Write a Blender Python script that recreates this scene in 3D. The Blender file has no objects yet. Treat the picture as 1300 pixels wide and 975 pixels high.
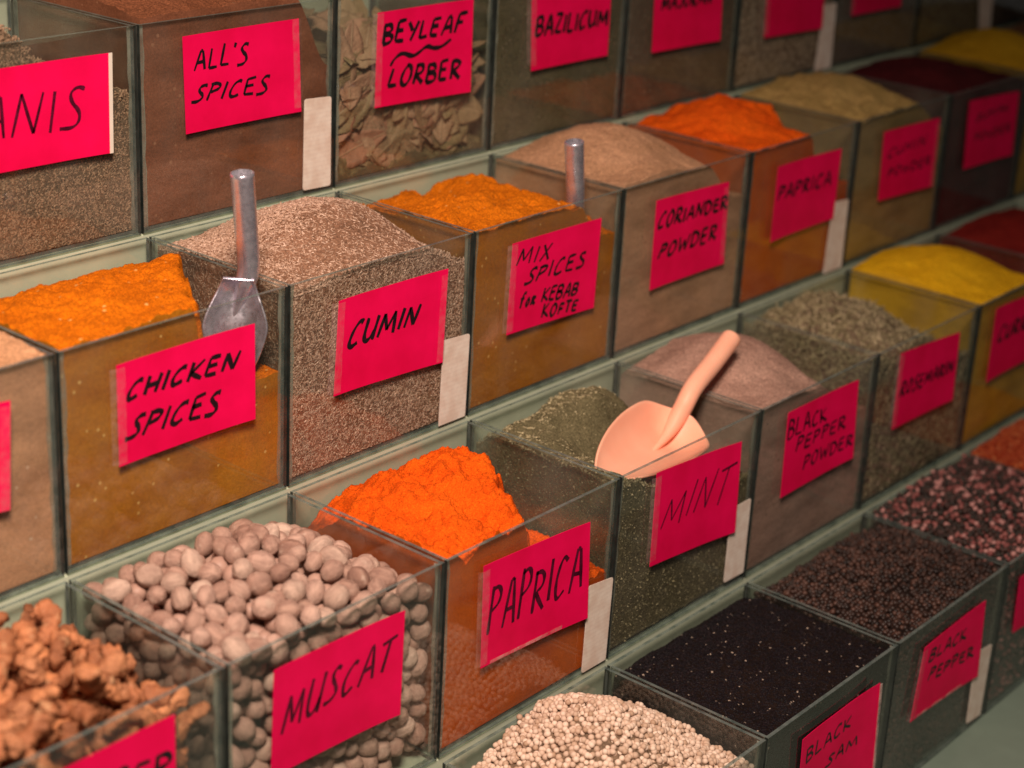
import bpy, bmesh, math, random
import numpy as np
from mathutils import Vector, Matrix

sc = bpy.context.scene
rnd = random.Random(7)
RG = np.random.default_rng(11)

# ------------------------------------------------------------------ camera
cam_d = bpy.data.cameras.new('camera')
cam = bpy.data.objects.new('camera', cam_d)
sc.collection.objects.link(cam)
sc.camera = cam
YAW, PIT, ROL = -0.8897736, 1.1954558, 0.0552637
cam.matrix_world = (Matrix.Translation((-0.645862, -0.579836, 0.891143)) @ Matrix.Rotation(YAW, 4, 'Z')
                    @ Matrix.Rotation(PIT, 4, 'X') @ Matrix.Rotation(ROL, 4, 'Z'))
cam_d.sensor_width = 36.0
cam_d.lens = 64.2186
cam_d.clip_start = 0.05
cam_d.clip_end = 100.0
cam_d.dof.use_dof = True
cam_d.dof.focus_distance = 1.37
cam_d.dof.aperture_fstop = 4.6

# ------------------------------------------------------------------ light
w = bpy.data.worlds.new('World')
sc.world = w
w.use_nodes = True
w.node_tree.nodes['Background'].inputs[0].default_value = (0.95, 0.88, 0.80, 1)
w.node_tree.nodes['Background'].inputs[1].default_value = 0.07

ld = bpy.data.lights.new('stall_lamp', 'SPOT')        # shaded lamp hung over the left end of the stall
ld.energy = 192; ld.color = (1.0, 0.83, 0.70)
ld.spot_size = math.radians(68); ld.spot_blend = 1.0; ld.shadow_soft_size = 0.20
lamp = bpy.data.objects.new('stall_lamp', ld)
lamp.location = (-0.55, -0.46, 1.62)
lamp.rotation_euler = (Vector((0.16, 0.20, 0.30)) - Vector(lamp.location)).to_track_quat('-Z', 'Y').to_euler()
sc.collection.objects.link(lamp)

sc.view_settings.view_transform = 'Standard'
sc.view_settings.look = 'None'
sc.view_settings.exposure = 0.0
sc.view_settings.gamma = 1.0
sc.cycles.transparent_max_bounces = 40
sc.cycles.max_bounces = 10
sc.cycles.diffuse_bounces = 3
sc.cycles.glossy_bounces = 4
sc.cycles.caustics_reflective = False
sc.cycles.caustics_refractive = False
sc.cycles.use_denoising = True

# ------------------------------------------------------------------ dimensions of the stall (metres)
HS = [0.1581, 0.1604, 0.1580, 0.1593]                 # bin height of each tier
DS = [0.1549, 0.1596, 0.1580, 0.1584]                 # tread depth of each tier
YR = [0, 0.1549, 0.3145, 0.4724, 0.6308]
ZR = [0, 0.1581, 0.3185, 0.4766, 0.6358]
W = 0.2
DX = {(0, 2): -0.0054, (0, 3): -0.0049, (0, 4): -0.0019, (0, 5): 0.0031, (1, 0): 0.0011, (1, 3): -0.0017,
      (1, 4): -0.0031, (1, 5): 0.0018, (2, 0): 0.0032, (2, 1): 0.0022, (2, 2): 0.0016, (2, 3): -0.002,
      (3, 2): 0.0022, (3, 3): 0.001, (3, 6): 0.0017, (3, 7): 0.003}
T = 0.003                                             # glass thickness
def xd(row, i): return i * W + DX.get((row, i), 0)

# ------------------------------------------------------------------ materials
def newmat(name):
    m = bpy.data.materials.new(name); m.use_nodes = True
    nt = m.node_tree; nt.nodes.clear()
    out = nt.nodes.new('ShaderNodeOutputMaterial')
    return m, nt, out
def N(nt, kind, **kw):
    n = nt.nodes.new(kind)
    for k, v in kw.items():
        if k.startswith('i_'): n.inputs[int(k[2:]) if k[2:].isdigit() else k[2:]].default_value = v
        else: setattr(n, k, v)
    return n
def noise(nt, scale, detail=4, rough=0.6, vec=None):
    n = N(nt, 'ShaderNodeTexNoise'); n.inputs['Scale'].default_value = scale
    n.inputs['Detail'].default_value = detail; n.inputs['Roughness'].default_value = rough
    if vec is None:
        vec = N(nt, 'ShaderNodeTexCoord').outputs['Object']
    nt.links.new(vec, n.inputs['Vector'])
    return n
def ramp(nt, fac, stops):
    r = N(nt, 'ShaderNodeValToRGB')
    els = r.color_ramp.elements
    while len(els) < len(stops): els.new(0.5)
    for e, (p, c) in zip(els, stops):
        e.position = p; e.color = (*c, 1) if len(c) == 3 else c
    nt.links.new(fac, r.inputs[0])
    return r
def mix(nt, fac, a, b, mode='MIX'):
    m = N(nt, 'ShaderNodeMix', data_type='RGBA', blend_type=mode)
    for s, v in ((0, fac), (6, a), (7, b)):
        if isinstance(v, (int, float)): m.inputs[s].default_value = v
        elif isinstance(v, tuple): m.inputs[s].default_value = (*v, 1)
        else: nt.links.new(v, m.inputs[s])
    return m.outputs[2]
def math_(nt, op, a, b=0.0, clamp=False):
    m = N(nt, 'ShaderNodeMath', operation=op, use_clamp=clamp)
    for s, v in ((0, a), (1, b)):
        if isinstance(v, (int, float)): m.inputs[s].default_value = v
        else: nt.links.new(v, m.inputs[s])
    return m.outputs[0]
def princ(nt, out, base, rough=0.6, spec=0.3, metal=0.0, bump=None, bstr=0.3, bdist=0.002):
    p = N(nt, 'ShaderNodeBsdfPrincipled')
    if isinstance(base, tuple): p.inputs['Base Color'].default_value = (*base, 1)
    else: nt.links.new(base, p.inputs['Base Color'])
    if isinstance(rough, (int, float)): p.inputs['Roughness'].default_value = rough
    else: nt.links.new(rough, p.inputs['Roughness'])
    p.inputs['Specular IOR Level'].default_value = spec
    p.inputs['Metallic'].default_value = metal
    if bump is not None:
        b = N(nt, 'ShaderNodeBump'); b.inputs['Strength'].default_value = bstr; b.inputs['Distance'].default_value = bdist
        nt.links.new(bump, b.inputs['Height']); nt.links.new(b.outputs[0], p.inputs['Normal'])
    nt.links.new(p.outputs[0], out.inputs[0])
    return p

def m_glass():
    m, nt, out = newmat('bin_glass')
    lw = N(nt, 'ShaderNodeLayerWeight'); lw.inputs[0].default_value = 0.5
    f = math_(nt, 'POWER', lw.outputs['Facing'], 5.0)
    f = math_(nt, 'MULTIPLY_ADD', f, 0.9); f.node.inputs[2].default_value = 0.052
    tr = N(nt, 'ShaderNodeBsdfTransparent'); tr.inputs[0].default_value = (0.975, 0.988, 0.978, 1)
    gl = N(nt, 'ShaderNodeBsdfGlossy'); gl.inputs['Roughness'].default_value = 0.035
    mx = N(nt, 'ShaderNodeMixShader')
    nt.links.new(f, mx.inputs[0]); nt.links.new(tr.outputs[0], mx.inputs[1]); nt.links.new(gl.outputs[0], mx.inputs[2])
    # dust and wipe marks on the pane
    info = N(nt, 'ShaderNodeObjectInfo')
    tc = N(nt, 'ShaderNodeTexCoord')
    add = N(nt, 'ShaderNodeVectorMath', operation='ADD')
    nt.links.new(tc.outputs['Object'], add.inputs[0]); nt.links.new(info.outputs['Location'], add.inputs[1])
    mp = N(nt, 'ShaderNodeMapping'); mp.inputs['Scale'].default_value = (1, 1, 0.45)
    mp.inputs['Rotation'].default_value = (0.3, 0.5, 0)
    nt.links.new(add.outputs[0], mp.inputs[0])
    n1 = noise(nt, 16, 6, 0.62, mp.outputs[0]); n2 = noise(nt, 260, 3, 0.7, add.outputs[0])
    r1 = ramp(nt, n1.outputs['Fac'], [(0.40, (0.008,)*3), (0.72, (0.065,)*3)])
    r2 = ramp(nt, n2.outputs['Fac'], [(0.64, (0,)*3), (0.72, (0.14,)*3)])
    dsum = math_(nt, 'ADD', r1.outputs[0], math_(nt, 'MULTIPLY', r2.outputs[0], n1.outputs['Fac']), True)
    df = N(nt, 'ShaderNodeBsdfDiffuse'); df.inputs[0].default_value = (0.40, 0.35, 0.30, 1)
    m2 = N(nt, 'ShaderNodeMixShader')
    nt.links.new(dsum, m2.inputs[0]); nt.links.new(mx.outputs[0], m2.inputs[1]); nt.links.new(df.outputs[0], m2.inputs[2])
    nt.links.new(m2.outputs[0], out.inputs[0])
    return m
def m_simple(name, base, rough=0.5, spec=0.4, metal=0.0, var=0.12, scale=30, bstr=0.0):
    m, nt, out = newmat(name)
    n = noise(nt, scale, 5, 0.6)
    dark = tuple(c * (1 - var) for c in base); lite = tuple(min(1, c * (1 + var)) for c in base)
    r = ramp(nt, n.outputs['Fac'], [(0.3, dark), (0.7, lite)])
    rr = math_(nt, 'MULTIPLY_ADD', n.outputs['Fac'], 0.2); rr.node.inputs[2].default_value = max(0.0, rough - 0.1)
    princ(nt, out, r.outputs[0], rr, spec, metal, n.outputs['Fac'] if bstr else None, bstr)
    return m
PRESSED = {}
def m_powder(name, c1, c2, fine=900, specks=None, bump=0.5, rough=0.95, pack=None):
    m = m_powder_(name, c1, c2, fine, specks, bump, rough)
    lo = tuple(a * 0.62 for a in c1); hi = tuple(min(1, a * 1.04 + 0.012) for a in c2)      # packed against the pane: clumped and layered, darkened to carry shade behind the glass
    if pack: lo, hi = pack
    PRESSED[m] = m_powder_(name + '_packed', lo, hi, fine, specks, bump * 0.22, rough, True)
    return m
def m_powder_(name, c1, c2, fine=900, specks=None, bump=0.5, rough=0.95, packed=False):
    """dry ground spice: two tones in soft clouds, fine grain, grain bump, a few coloured specks"""
    m, nt, out = newmat(name)
    tc = N(nt, 'ShaderNodeTexCoord')
    mp = N(nt, 'ShaderNodeMapping'); mp.inputs['Scale'].default_value = (1, 1, 1.7)
    nt.links.new(tc.outputs['Object'], mp.inputs[0])
    if packed:
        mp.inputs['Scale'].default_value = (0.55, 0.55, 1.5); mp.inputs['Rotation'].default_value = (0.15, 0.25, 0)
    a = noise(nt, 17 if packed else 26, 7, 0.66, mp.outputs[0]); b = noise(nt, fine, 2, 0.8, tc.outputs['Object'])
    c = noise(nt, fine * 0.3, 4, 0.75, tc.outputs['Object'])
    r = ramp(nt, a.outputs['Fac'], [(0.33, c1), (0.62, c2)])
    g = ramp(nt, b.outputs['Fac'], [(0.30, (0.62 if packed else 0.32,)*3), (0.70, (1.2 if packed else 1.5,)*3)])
    col = mix(nt, 0.75, r.outputs[0], g.outputs[0], 'MULTIPLY')
    if specks:
        v = N(nt, 'ShaderNodeTexVoronoi'); v.inputs['Scale'].default_value = fine * 0.32
        nt.links.new(tc.outputs['Object'], v.inputs['Vector'])
        near = ramp(nt, v.outputs['Distance'], [(0.22, (1,)*3), (0.34, (0,)*3)])
        sep = N(nt, 'ShaderNodeSeparateColor'); nt.links.new(v.outputs['Color'], sep.inputs[0])
        some = ramp(nt, sep.outputs[0], [(0.93, (0,)*3), (0.95, (0.7,)*3)])
        k = math_(nt, 'MULTIPLY', near.outputs[0], some.outputs[0])
        col = mix(nt, k, col, specks)
    h = math_(nt, 'ADD', math_(nt, 'MULTIPLY', b.outputs['Fac'], 0.5), c.outputs['Fac'])
    princ(nt, out, col, rough, 0.06, 0.0, h, min(1.0, bump * 1.6), 0.0026)
    return m
def m_grain(name, stops, rough=0.65, spec=0.25, fine=0, hard=False):
    m, nt, out = newmat(name)
    g = N(nt, 'ShaderNodeNewGeometry')
    k = len(stops) - 1
    r = ramp(nt, g.outputs['Random Per Island'], [(j / k, s) for j, s in enumerate(stops)])
    if hard: r.color_ramp.interpolation = 'CONSTANT'
    col = r.outputs[0]; bm = None
    if fine:
        n = noise(nt, fine, 3, 0.7)
        gr = ramp(nt, n.outputs['Fac'], [(0.3, (0.7,)*3), (0.7, (1.2,)*3)])
        col = mix(nt, 0.8, col, gr.outputs[0], 'MULTIPLY'); bm = n.outputs['Fac']
    princ(nt, out, col, rough, spec, 0.0, bm, 0.4, 0.001)
    return m

MG = m_glass()
def m_edge():
    m, nt, out = newmat('pane_edge')
    n = noise(nt, 70, 4, 0.6)
    r = ramp(nt, n.outputs['Fac'], [(0.35, (0.06, 0.085, 0.078)), (0.65, (0.24, 0.27, 0.245))])
    p = princ(nt, out, r.outputs[0], 0.22, 0.5)
    t = N(nt, 'ShaderNodeBsdfTransparent'); t.inputs[0].default_value = (0.62, 0.70, 0.66, 1)
    mx = N(nt, 'ShaderNodeMixShader')
    f = ramp(nt, n.outputs['Fac'], [(0.3, (0.75,)*3), (0.7, (0.45,)*3)])
    nt.links.new(f.outputs[0], mx.inputs[0]); nt.links.new(t.outputs[0], mx.inputs[1]); nt.links.new(p.outputs[0], mx.inputs[2])
    nt.links.new(mx.outputs[0], out.inputs[0])
    return m
ME = m_edge()
MED = m_simple('gap_shadow_pane_edge', (0.018, 0.022, 0.02), 0.4, 0.35, var=0.6, scale=60)  # near-black colour stands in for the shadow in the gap between bins
MGREEN = m_simple('pale_green_paint', (0.55, 0.59, 0.44), 0.5, 0.35, var=0.10, scale=14, bstr=0.05)
MCOUNTER = m_simple('grey_green_counter', (0.17, 0.215, 0.17), 0.45, 0.4, var=0.14, scale=9, bstr=0.05)
MPAPER = m_simple('sticker_paper', (0.78, 0.68, 0.58), 0.7, 0.2, var=0.05, scale=40)
MINK = m_simple('marker_ink', (0.012, 0.006, 0.010), 0.45, 0.3, var=0.3, scale=200)
MINK2 = m_simple('worn_marker_ink', (0.075, 0.003, 0.018), 0.5, 0.2, var=0.6, scale=120)
def m_pink():
    m, nt, out = newmat('pink_card')
    inf = N(nt, 'ShaderNodeObjectInfo')
    n = noise(nt, 22, 4, 0.55)
    r = ramp(nt, n.outputs['Fac'], [(0.3, (0.74, 0.002, 0.062)), (0.7, (0.90, 0.003, 0.092))])
    princ(nt, out, r.outputs[0], 0.55, 0.10, 0.0, n.outputs['Fac'], 0.08, 0.004)
    return m
MPINK = m_pink()
def m_print():
    m, nt, out = newmat('sticker_print')
    tc = N(nt, 'ShaderNodeTexCoord')
    sp = N(nt, 'ShaderNodeSeparateXYZ'); nt.links.new(tc.outputs['Object'], sp.inputs[0])
    line = math_(nt, 'FRACT', math_(nt, 'MULTIPLY', sp.outputs[2], 270.0))
    on = math_(nt, 'GREATER_THAN', line, 0.62)
    mp = N(nt, 'ShaderNodeMapping'); mp.inputs['Scale'].default_value = (900, 1, 250)
    nt.links.new(tc.outputs['Object'], mp.inputs[0])
    n = noise(nt, 1.0, 2, 0.6, mp.outputs[0])
    k = math_(nt, 'MULTIPLY', on, math_(nt, 'MULTIPLY', n.outputs['Fac'], 0.14))
    d = noise(nt, 60, 5, 0.6)
    base = ramp(nt, d.outputs['Fac'], [(0.38, (0.74, 0.57, 0.47)), (0.6, (0.86, 0.73, 0.63))])
    col = mix(nt, k, base.outputs[0], (0.42, 0.30, 0.27))
    princ(nt, out, col, 0.6, 0.25)
    return m
MPRINT = m_print()
def m_tape():
    m, nt, out = newmat('clear_tape')
    n = noise(nt, 90, 3, 0.6)
    p = N(nt, 'ShaderNodeBsdfPrincipled'); p.inputs['Base Color'].default_value = (0.85, 0.6, 0.55, 1)
    p.inputs['Roughness'].default_value = 0.2
    t = N(nt, 'ShaderNodeBsdfTransparent')
    mx = N(nt, 'ShaderNodeMixShader')
    r = ramp(nt, n.outputs['Fac'], [(0.35, (0.05,)*3), (0.7, (0.55,)*3)])
    nt.links.new(r.outputs[0], mx.inputs[0]); nt.links.new(t.outputs[0], mx.inputs[1]); nt.links.new(p.outputs[0], mx.inputs[2])
    nt.links.new(mx.outputs[0], out.inputs[0])
    return m
MTAPE = m_tape()
def m_tape2():
    m, nt, out = newmat('card_tape')
    n = noise(nt, 130, 4, 0.65)
    p = N(nt, 'ShaderNodeBsdfPrincipled'); p.inputs['Base Color'].default_value = (0.70, 0.45, 0.42, 1); p.inputs['Roughness'].default_value = 0.18
    t = N(nt, 'ShaderNodeBsdfTransparent')
    mx = N(nt, 'ShaderNodeMixShader')
    r = ramp(nt, n.outputs['Fac'], [(0.35, (0.03,)*3), (0.72, (0.20,)*3)])
    nt.links.new(r.outputs[0], mx.inputs[0]); nt.links.new(t.outputs[0], mx.inputs[1]); nt.links.new(p.outputs[0], mx.inputs[2])
    nt.links.new(mx.outputs[0], out.inputs[0])
    return m
MTAPE2 = m_tape2()

def m_glue():
    m, nt, out = newmat('glue_bead')
    n = noise(nt, 55, 4, 0.6)
    p = N(nt, 'ShaderNodeBsdfPrincipled'); p.inputs['Base Color'].default_value = (0.40, 0.40, 0.33, 1); p.inputs['Roughness'].default_value = 0.35
    t = N(nt, 'ShaderNodeBsdfTransparent'); t.inputs[0].default_value = (0.9, 0.92, 0.88, 1)
    mx = N(nt, 'ShaderNodeMixShader')
    r = ramp(nt, n.outputs['Fac'], [(0.35, (0.22,)*3), (0.7, (0.62,)*3)])
    nt.links.new(r.outputs[0], mx.inputs[0]); nt.links.new(t.outputs[0], mx.inputs[1]); nt.links.new(p.outputs[0], mx.inputs[2])
    nt.links.new(mx.outputs[0], out.inputs[0])
    return m
MGLUE = m_glue()

# ------------------------------------------------------------------ object helpers
def link(name, me, mats, parent=None, loc=(0, 0, 0)):
    if not isinstance(mats, (list, tuple)): mats = [mats]
    for m in mats: me.materials.append(m)
    o = bpy.data.objects.new(name, me)
    sc.collection.objects.link(o)
    if parent is not None: o.parent = parent
    o.location = loc
    return o
def tag(o, label=None, cat=None, group=None, kind=None):
    if label: o['label'] = label
    if cat: o['category'] = cat
    if group: o['group'] = group
    if kind: o['kind'] = kind
    return o
def empty(name, loc):
    o = bpy.data.objects.new(name, None); o.empty_display_size = 0.02
    sc.collection.objects.link(o); o.location = loc
    return o
def mesh_from(name, V, F, smooth=False, mi=None):
    me = bpy.data.meshes.new(name)
    me.from_pydata([tuple(map(float, v)) for v in V], [], F)
    if smooth: me.polygons.foreach_set('use_smooth', [True] * len(me.polygons))
    if mi is not None: me.polygons.foreach_set('material_index', mi)
    me.update()
    return me
def box_vf(x0, x1, y0, y1, z0, z1):
    V = [(x0, y0, z0), (x1, y0, z0), (x1, y1, z0), (x0, y1, z0), (x0, y0, z1), (x1, y0, z1), (x1, y1, z1), (x0, y1, z1)]
    F = [(0, 3, 2, 1), (4, 5, 6, 7), (0, 1, 5, 4), (2, 3, 7, 6), (3, 0, 4, 7), (1, 2, 6, 5)]   # -z +z -y +y -x +x
    return V, F
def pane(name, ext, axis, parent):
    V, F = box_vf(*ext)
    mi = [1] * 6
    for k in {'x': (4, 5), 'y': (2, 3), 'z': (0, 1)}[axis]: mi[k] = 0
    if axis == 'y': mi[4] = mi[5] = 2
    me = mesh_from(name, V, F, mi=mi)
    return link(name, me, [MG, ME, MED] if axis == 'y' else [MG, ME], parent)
def boxmesh(name, boxes, mat, parent=None, bevel=0.0, loc=(0, 0, 0)):
    bm = bmesh.new()
    for b in boxes:
        V, F = box_vf(*b)
        vs = [bm.verts.new(v) for v in V]
        for f in F: bm.faces.new([vs[k] for k in f])
    if bevel: bmesh.ops.bevel(bm, geom=list(bm.edges), offset=bevel, segments=2, affect='EDGES')
    me = bpy.data.meshes.new(name); bm.to_mesh(me); bm.free()
    return link(name, me, mat, parent, loc)

# ------------------------------------------------------------------ setting
tb = boxmesh('counter', [(-3.0, 4.5, -2.5, 0.70, -0.05, -0.002)], MCOUNTER, bevel=0.003)
tag(tb, kind='structure')
stand = empty('stepped_stand', (0, 0.155, 0))
tag(stand, 'pale green stepped stand carrying the upper tiers of glass spice bins', 'display stand')
for r in (1, 2, 3):
    boxmesh('step', [(-0.9, 2.6, YR[r] + 0.0015, YR[r + 1] + 0.0008, 0, ZR[r] - 0.0015)], MGREEN, stand, 0.0012, (0, -0.155, 0))
boxmesh('back_board', [(-0.9, 2.6, YR[4] + 0.0016, YR[4] + 0.03, 0, ZR[4] + 0.16)], MGREEN, stand, 0.0012, (0, -0.155, 0))

# ------------------------------------------------------------------ hand lettering: strokes of a chisel marker
GL = {  # letter: (advance, strokes)
 'A': (0.8, [[(0, 0), (0.36, 1), (0.5, 1), (0.72, 0)], [(0.14, 0.38), (0.64, 0.40)]]),
 'B': (0.72, [[(0.05, 1), (0, 0)], [(0.02, 0.96), (0.4, 1), (0.6, 0.82), (0.5, 0.6), (0.06, 0.53)], [(0.06, 0.53), (0.5, 0.5), (0.68, 0.28), (0.5, 0.04), (0, 0)]]),
 'C': (0.75, [[(0.68, 0.9), (0.5, 1), (0.24, 0.84), (0.04, 0.46), (0.06, 0.1), (0.26, 0.0), (0.58, 0.14)]]),
 'D': (0.78, [[(0.06, 1), (0, 0)], [(0.0, 0.97), (0.4, 0.96), (0.68, 0.66), (0.62, 0.26), (0.36, 0.02), (-0.04, 0.0)]]),
 'E': (0.66, [[(0.6, 1), (0.08, 0.96), (0, 0.02), (0.56, 0.0)], [(0.04, 0.52), (0.5, 0.54)]]),
 'F': (0.64, [[(0.62, 1), (0.08, 0.96), (0, 0)], [(0.04, 0.52), (0.48, 0.54)]]),
 'G': (0.8, [[(0.68, 0.86), (0.48, 1), (0.18, 0.84), (0.02, 0.42), (0.12, 0.06), (0.4, 0), (0.66, 0.18), (0.66, 0.44), (0.4, 0.44)]]),
 'H': (0.74, [[(0.06, 1), (0, 0)], [(0.68, 1), (0.6, 0)], [(0.03, 0.5), (0.64, 0.54)]]),
 'I': (0.22, [[(0.12, 1), (0.04, 0)]]),
 'J': (0.6, [[(0.56, 1), (0.5, 0.2), (0.3, 0), (0.06, 0.14)]]),
 'K': (0.74, [[(0.08, 1), (0, 0)], [(0.64, 1), (0.06, 0.46), (0.68, 0)]]),
 'L': (0.62, [[(0.12, 1), (0, 0.03), (0.56, 0.06)]]),
 'M': (1.0, [[(0, 0), (0.16, 0.98), (0.44, 0.2), (0.82, 1), (0.9, 0)]]),
 'N': (0.82, [[(0, 0), (0.12, 0.98), (0.58, 0.02), (0.76, 1)]]),
 'O': (0.8, [[(0.4, 1), (0.12, 0.76), (0.02, 0.36), (0.18, 0.02), (0.46, 0.04), (0.7, 0.42), (0.66, 0.84), (0.4, 1), (0.32, 0.96)]]),
 'P': (0.68, [[(0.1, 1), (0, 0)], [(0.02, 0.94), (0.4, 1), (0.64, 0.84), (0.54, 0.6), (0.08, 0.46)]]),
 'R': (0.74, [[(0.1, 1), (0, 0)], [(0.02, 0.94), (0.4, 1), (0.62, 0.82), (0.5, 0.58), (0.08, 0.48), (0.66, 0)]]),
 'S': (0.66, [[(0.62, 0.94), (0.4, 1), (0.16, 0.84), (0.22, 0.62), (0.48, 0.42), (0.52, 0.16), (0.3, 0.0), (-0.06, 0.02)]]),
 'T': (0.66, [[(-0.04, 0.95), (0.66, 1)], [(0.32, 0.97), (0.22, 0)]]),
 'U': (0.74, [[(0.06, 1), (0.0, 0.28), (0.14, 0.02), (0.4, 0.06), (0.62, 0.4)], [(0.68, 1), (0.6, 0)]]),
 'W': (1.05, [[(0, 1), (0.2, 0.02), (0.52, 0.72), (0.72, 0.02), (1.0, 1)]]),
 'X': (0.72, [[(0.06, 1), (0.62, 0)], [(0.66, 1), (0, 0)]]),
 'Y': (0.7, [[(0, 1), (0.32, 0.5)], [(0.68, 1), (0.24, 0)]]),
 'Z': (0.68, [[(0.04, 0.94), (0.62, 1), (0.02, 0.04), (0.6, 0.02)]]),
 "'": (0.2, [[(0.1, 1.06), (0.06, 0.84)]]),
 ' ': (0.4, []),
 'f': (0.5, [[(0.5, 0.96), (0.3, 1), (0.2, 0.7), (0.12, -0.1)], [(0, 0.58), (0.42, 0.62)]]),
 'o': (0.5, [[(0.24, 0.6), (0.04, 0.34), (0.14, 0.04), (0.34, 0.1), (0.4, 0.44), (0.24, 0.6), (0.18, 0.56)]]),
 'r': (0.55, [[(0.1, 0.62), (0, 0)], [(0.04, 0.6), (0.4, 0.56), (0.3, 0.34), (0.06, 0.3), (0.46, 0)]]),
 '~': (1.0, [[(0, 0), (0.08, 1.6), (0.2, 2.4), (0.34, 0.6), (0.44, 0.9), (0.58, 2.2), (0.7, 0.9), (0.84, 0.6), (1.0, 1.8)]]),
}
def smooth_line(pts, it=2):
    for _ in range(it):
        q = [pts[0]]
        for a, b in zip(pts, pts[1:]):
            q += [(a[0]*.75+b[0]*.25, a[1]*.75+b[1]*.25), (a[0]*.25+b[0]*.75, a[1]*.25+b[1]*.75)]
        q.append(pts[-1]); pts = q
    return pts
CURVED = set('BCDGJOPRSUfor~')
def ribbon(pts, width, V, F, yf, rr):
    pts = [Vector((a, b)) for a, b in pts]
    n = len(pts); L = []; nib = math.radians(38)
    for k in range(n):
        d = (pts[min(n-1, k+1)] - pts[max(0, k-1)])
        if d.length < 1e-7: d = Vector((1, 0))
        d.normalize()
        ww = width * (0.48 + 0.52 * abs(math.sin(math.atan2(d.y, d.x) - nib))) * (1 + 0.12 * math.sin(k * 1.3 + rr))
        if n > 2 and k in (0, n - 1): ww *= 0.8
        nrm = Vector((-d.y, d.x)) * ww * 0.5
        L.append((pts[k] + nrm, pts[k] - nrm))
    b = len(V)
    for a, c in L:
        V.append((a.x, yf(a.x), a.y)); V.append((c.x, yf(c.x), c.y))
    for k in range(n - 1):
        F.append((b+2*k, b+2*k+1, b+2*k+3, b+2*k+2))
def lettering(lines, card, parent, width, yf):
    V, F = [], []
    for text, quad in lines:
        bl, br, tr, tl = [Vector(q) for q in quad]
        gap = 0.2 if len(text) < 8 else 0.16
        tot = sum(GL[c][0] for c in text) + gap * (len(text) - 1)
        x = 0
        for c in text:
            adv, strokes = GL[c]
            jy, js = rnd.uniform(-0.06, 0.06), rnd.uniform(0.92, 1.08)
            if c == '~': jy, js = 0, 1
            for s in strokes:
                s = [(a + rnd.uniform(-0.03, 0.03), b + rnd.uniform(-0.03, 0.03)) for a, b in s]
                if c in CURVED: s = smooth_line(s)
                elif len(s) > 2: s = [q for a, b in zip(s, s[1:]) for q in (a, ((a[0]+b[0])/2, (a[1]+b[1])/2), )] + [s[-1]]
                P = []
                for a, b in s:
                    u = (x + a) / tot; v = b * js + jy
                    p = bl.lerp(br, u).lerp(tl.lerp(tr, u), v) if c != '~' else bl.lerp(br, u) + Vector((0, 0.0035 * (v - 1)))
                    P.append((p.x, p.y))
                if c in CURVED or c == '~' or len(P) < 3: ribbon(P, width, V, F, yf, rnd.random() * 6)
                else:                                     # straight strokes keep sharp corners
                    for q in range(0, len(P) - 2, 2): ribbon(P[q:q + 3], width, V, F, yf, rnd.random() * 6)
            x += adv + gap
    me = mesh_from('lettering', V, F)
    return link('lettering', me, MINK2 if card in ('mint', 'muscat', 'anis', 'paprika1', 'bpp', 'rosemary', 'paprika2', 'cuminpowder') else MINK, parent)

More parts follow.
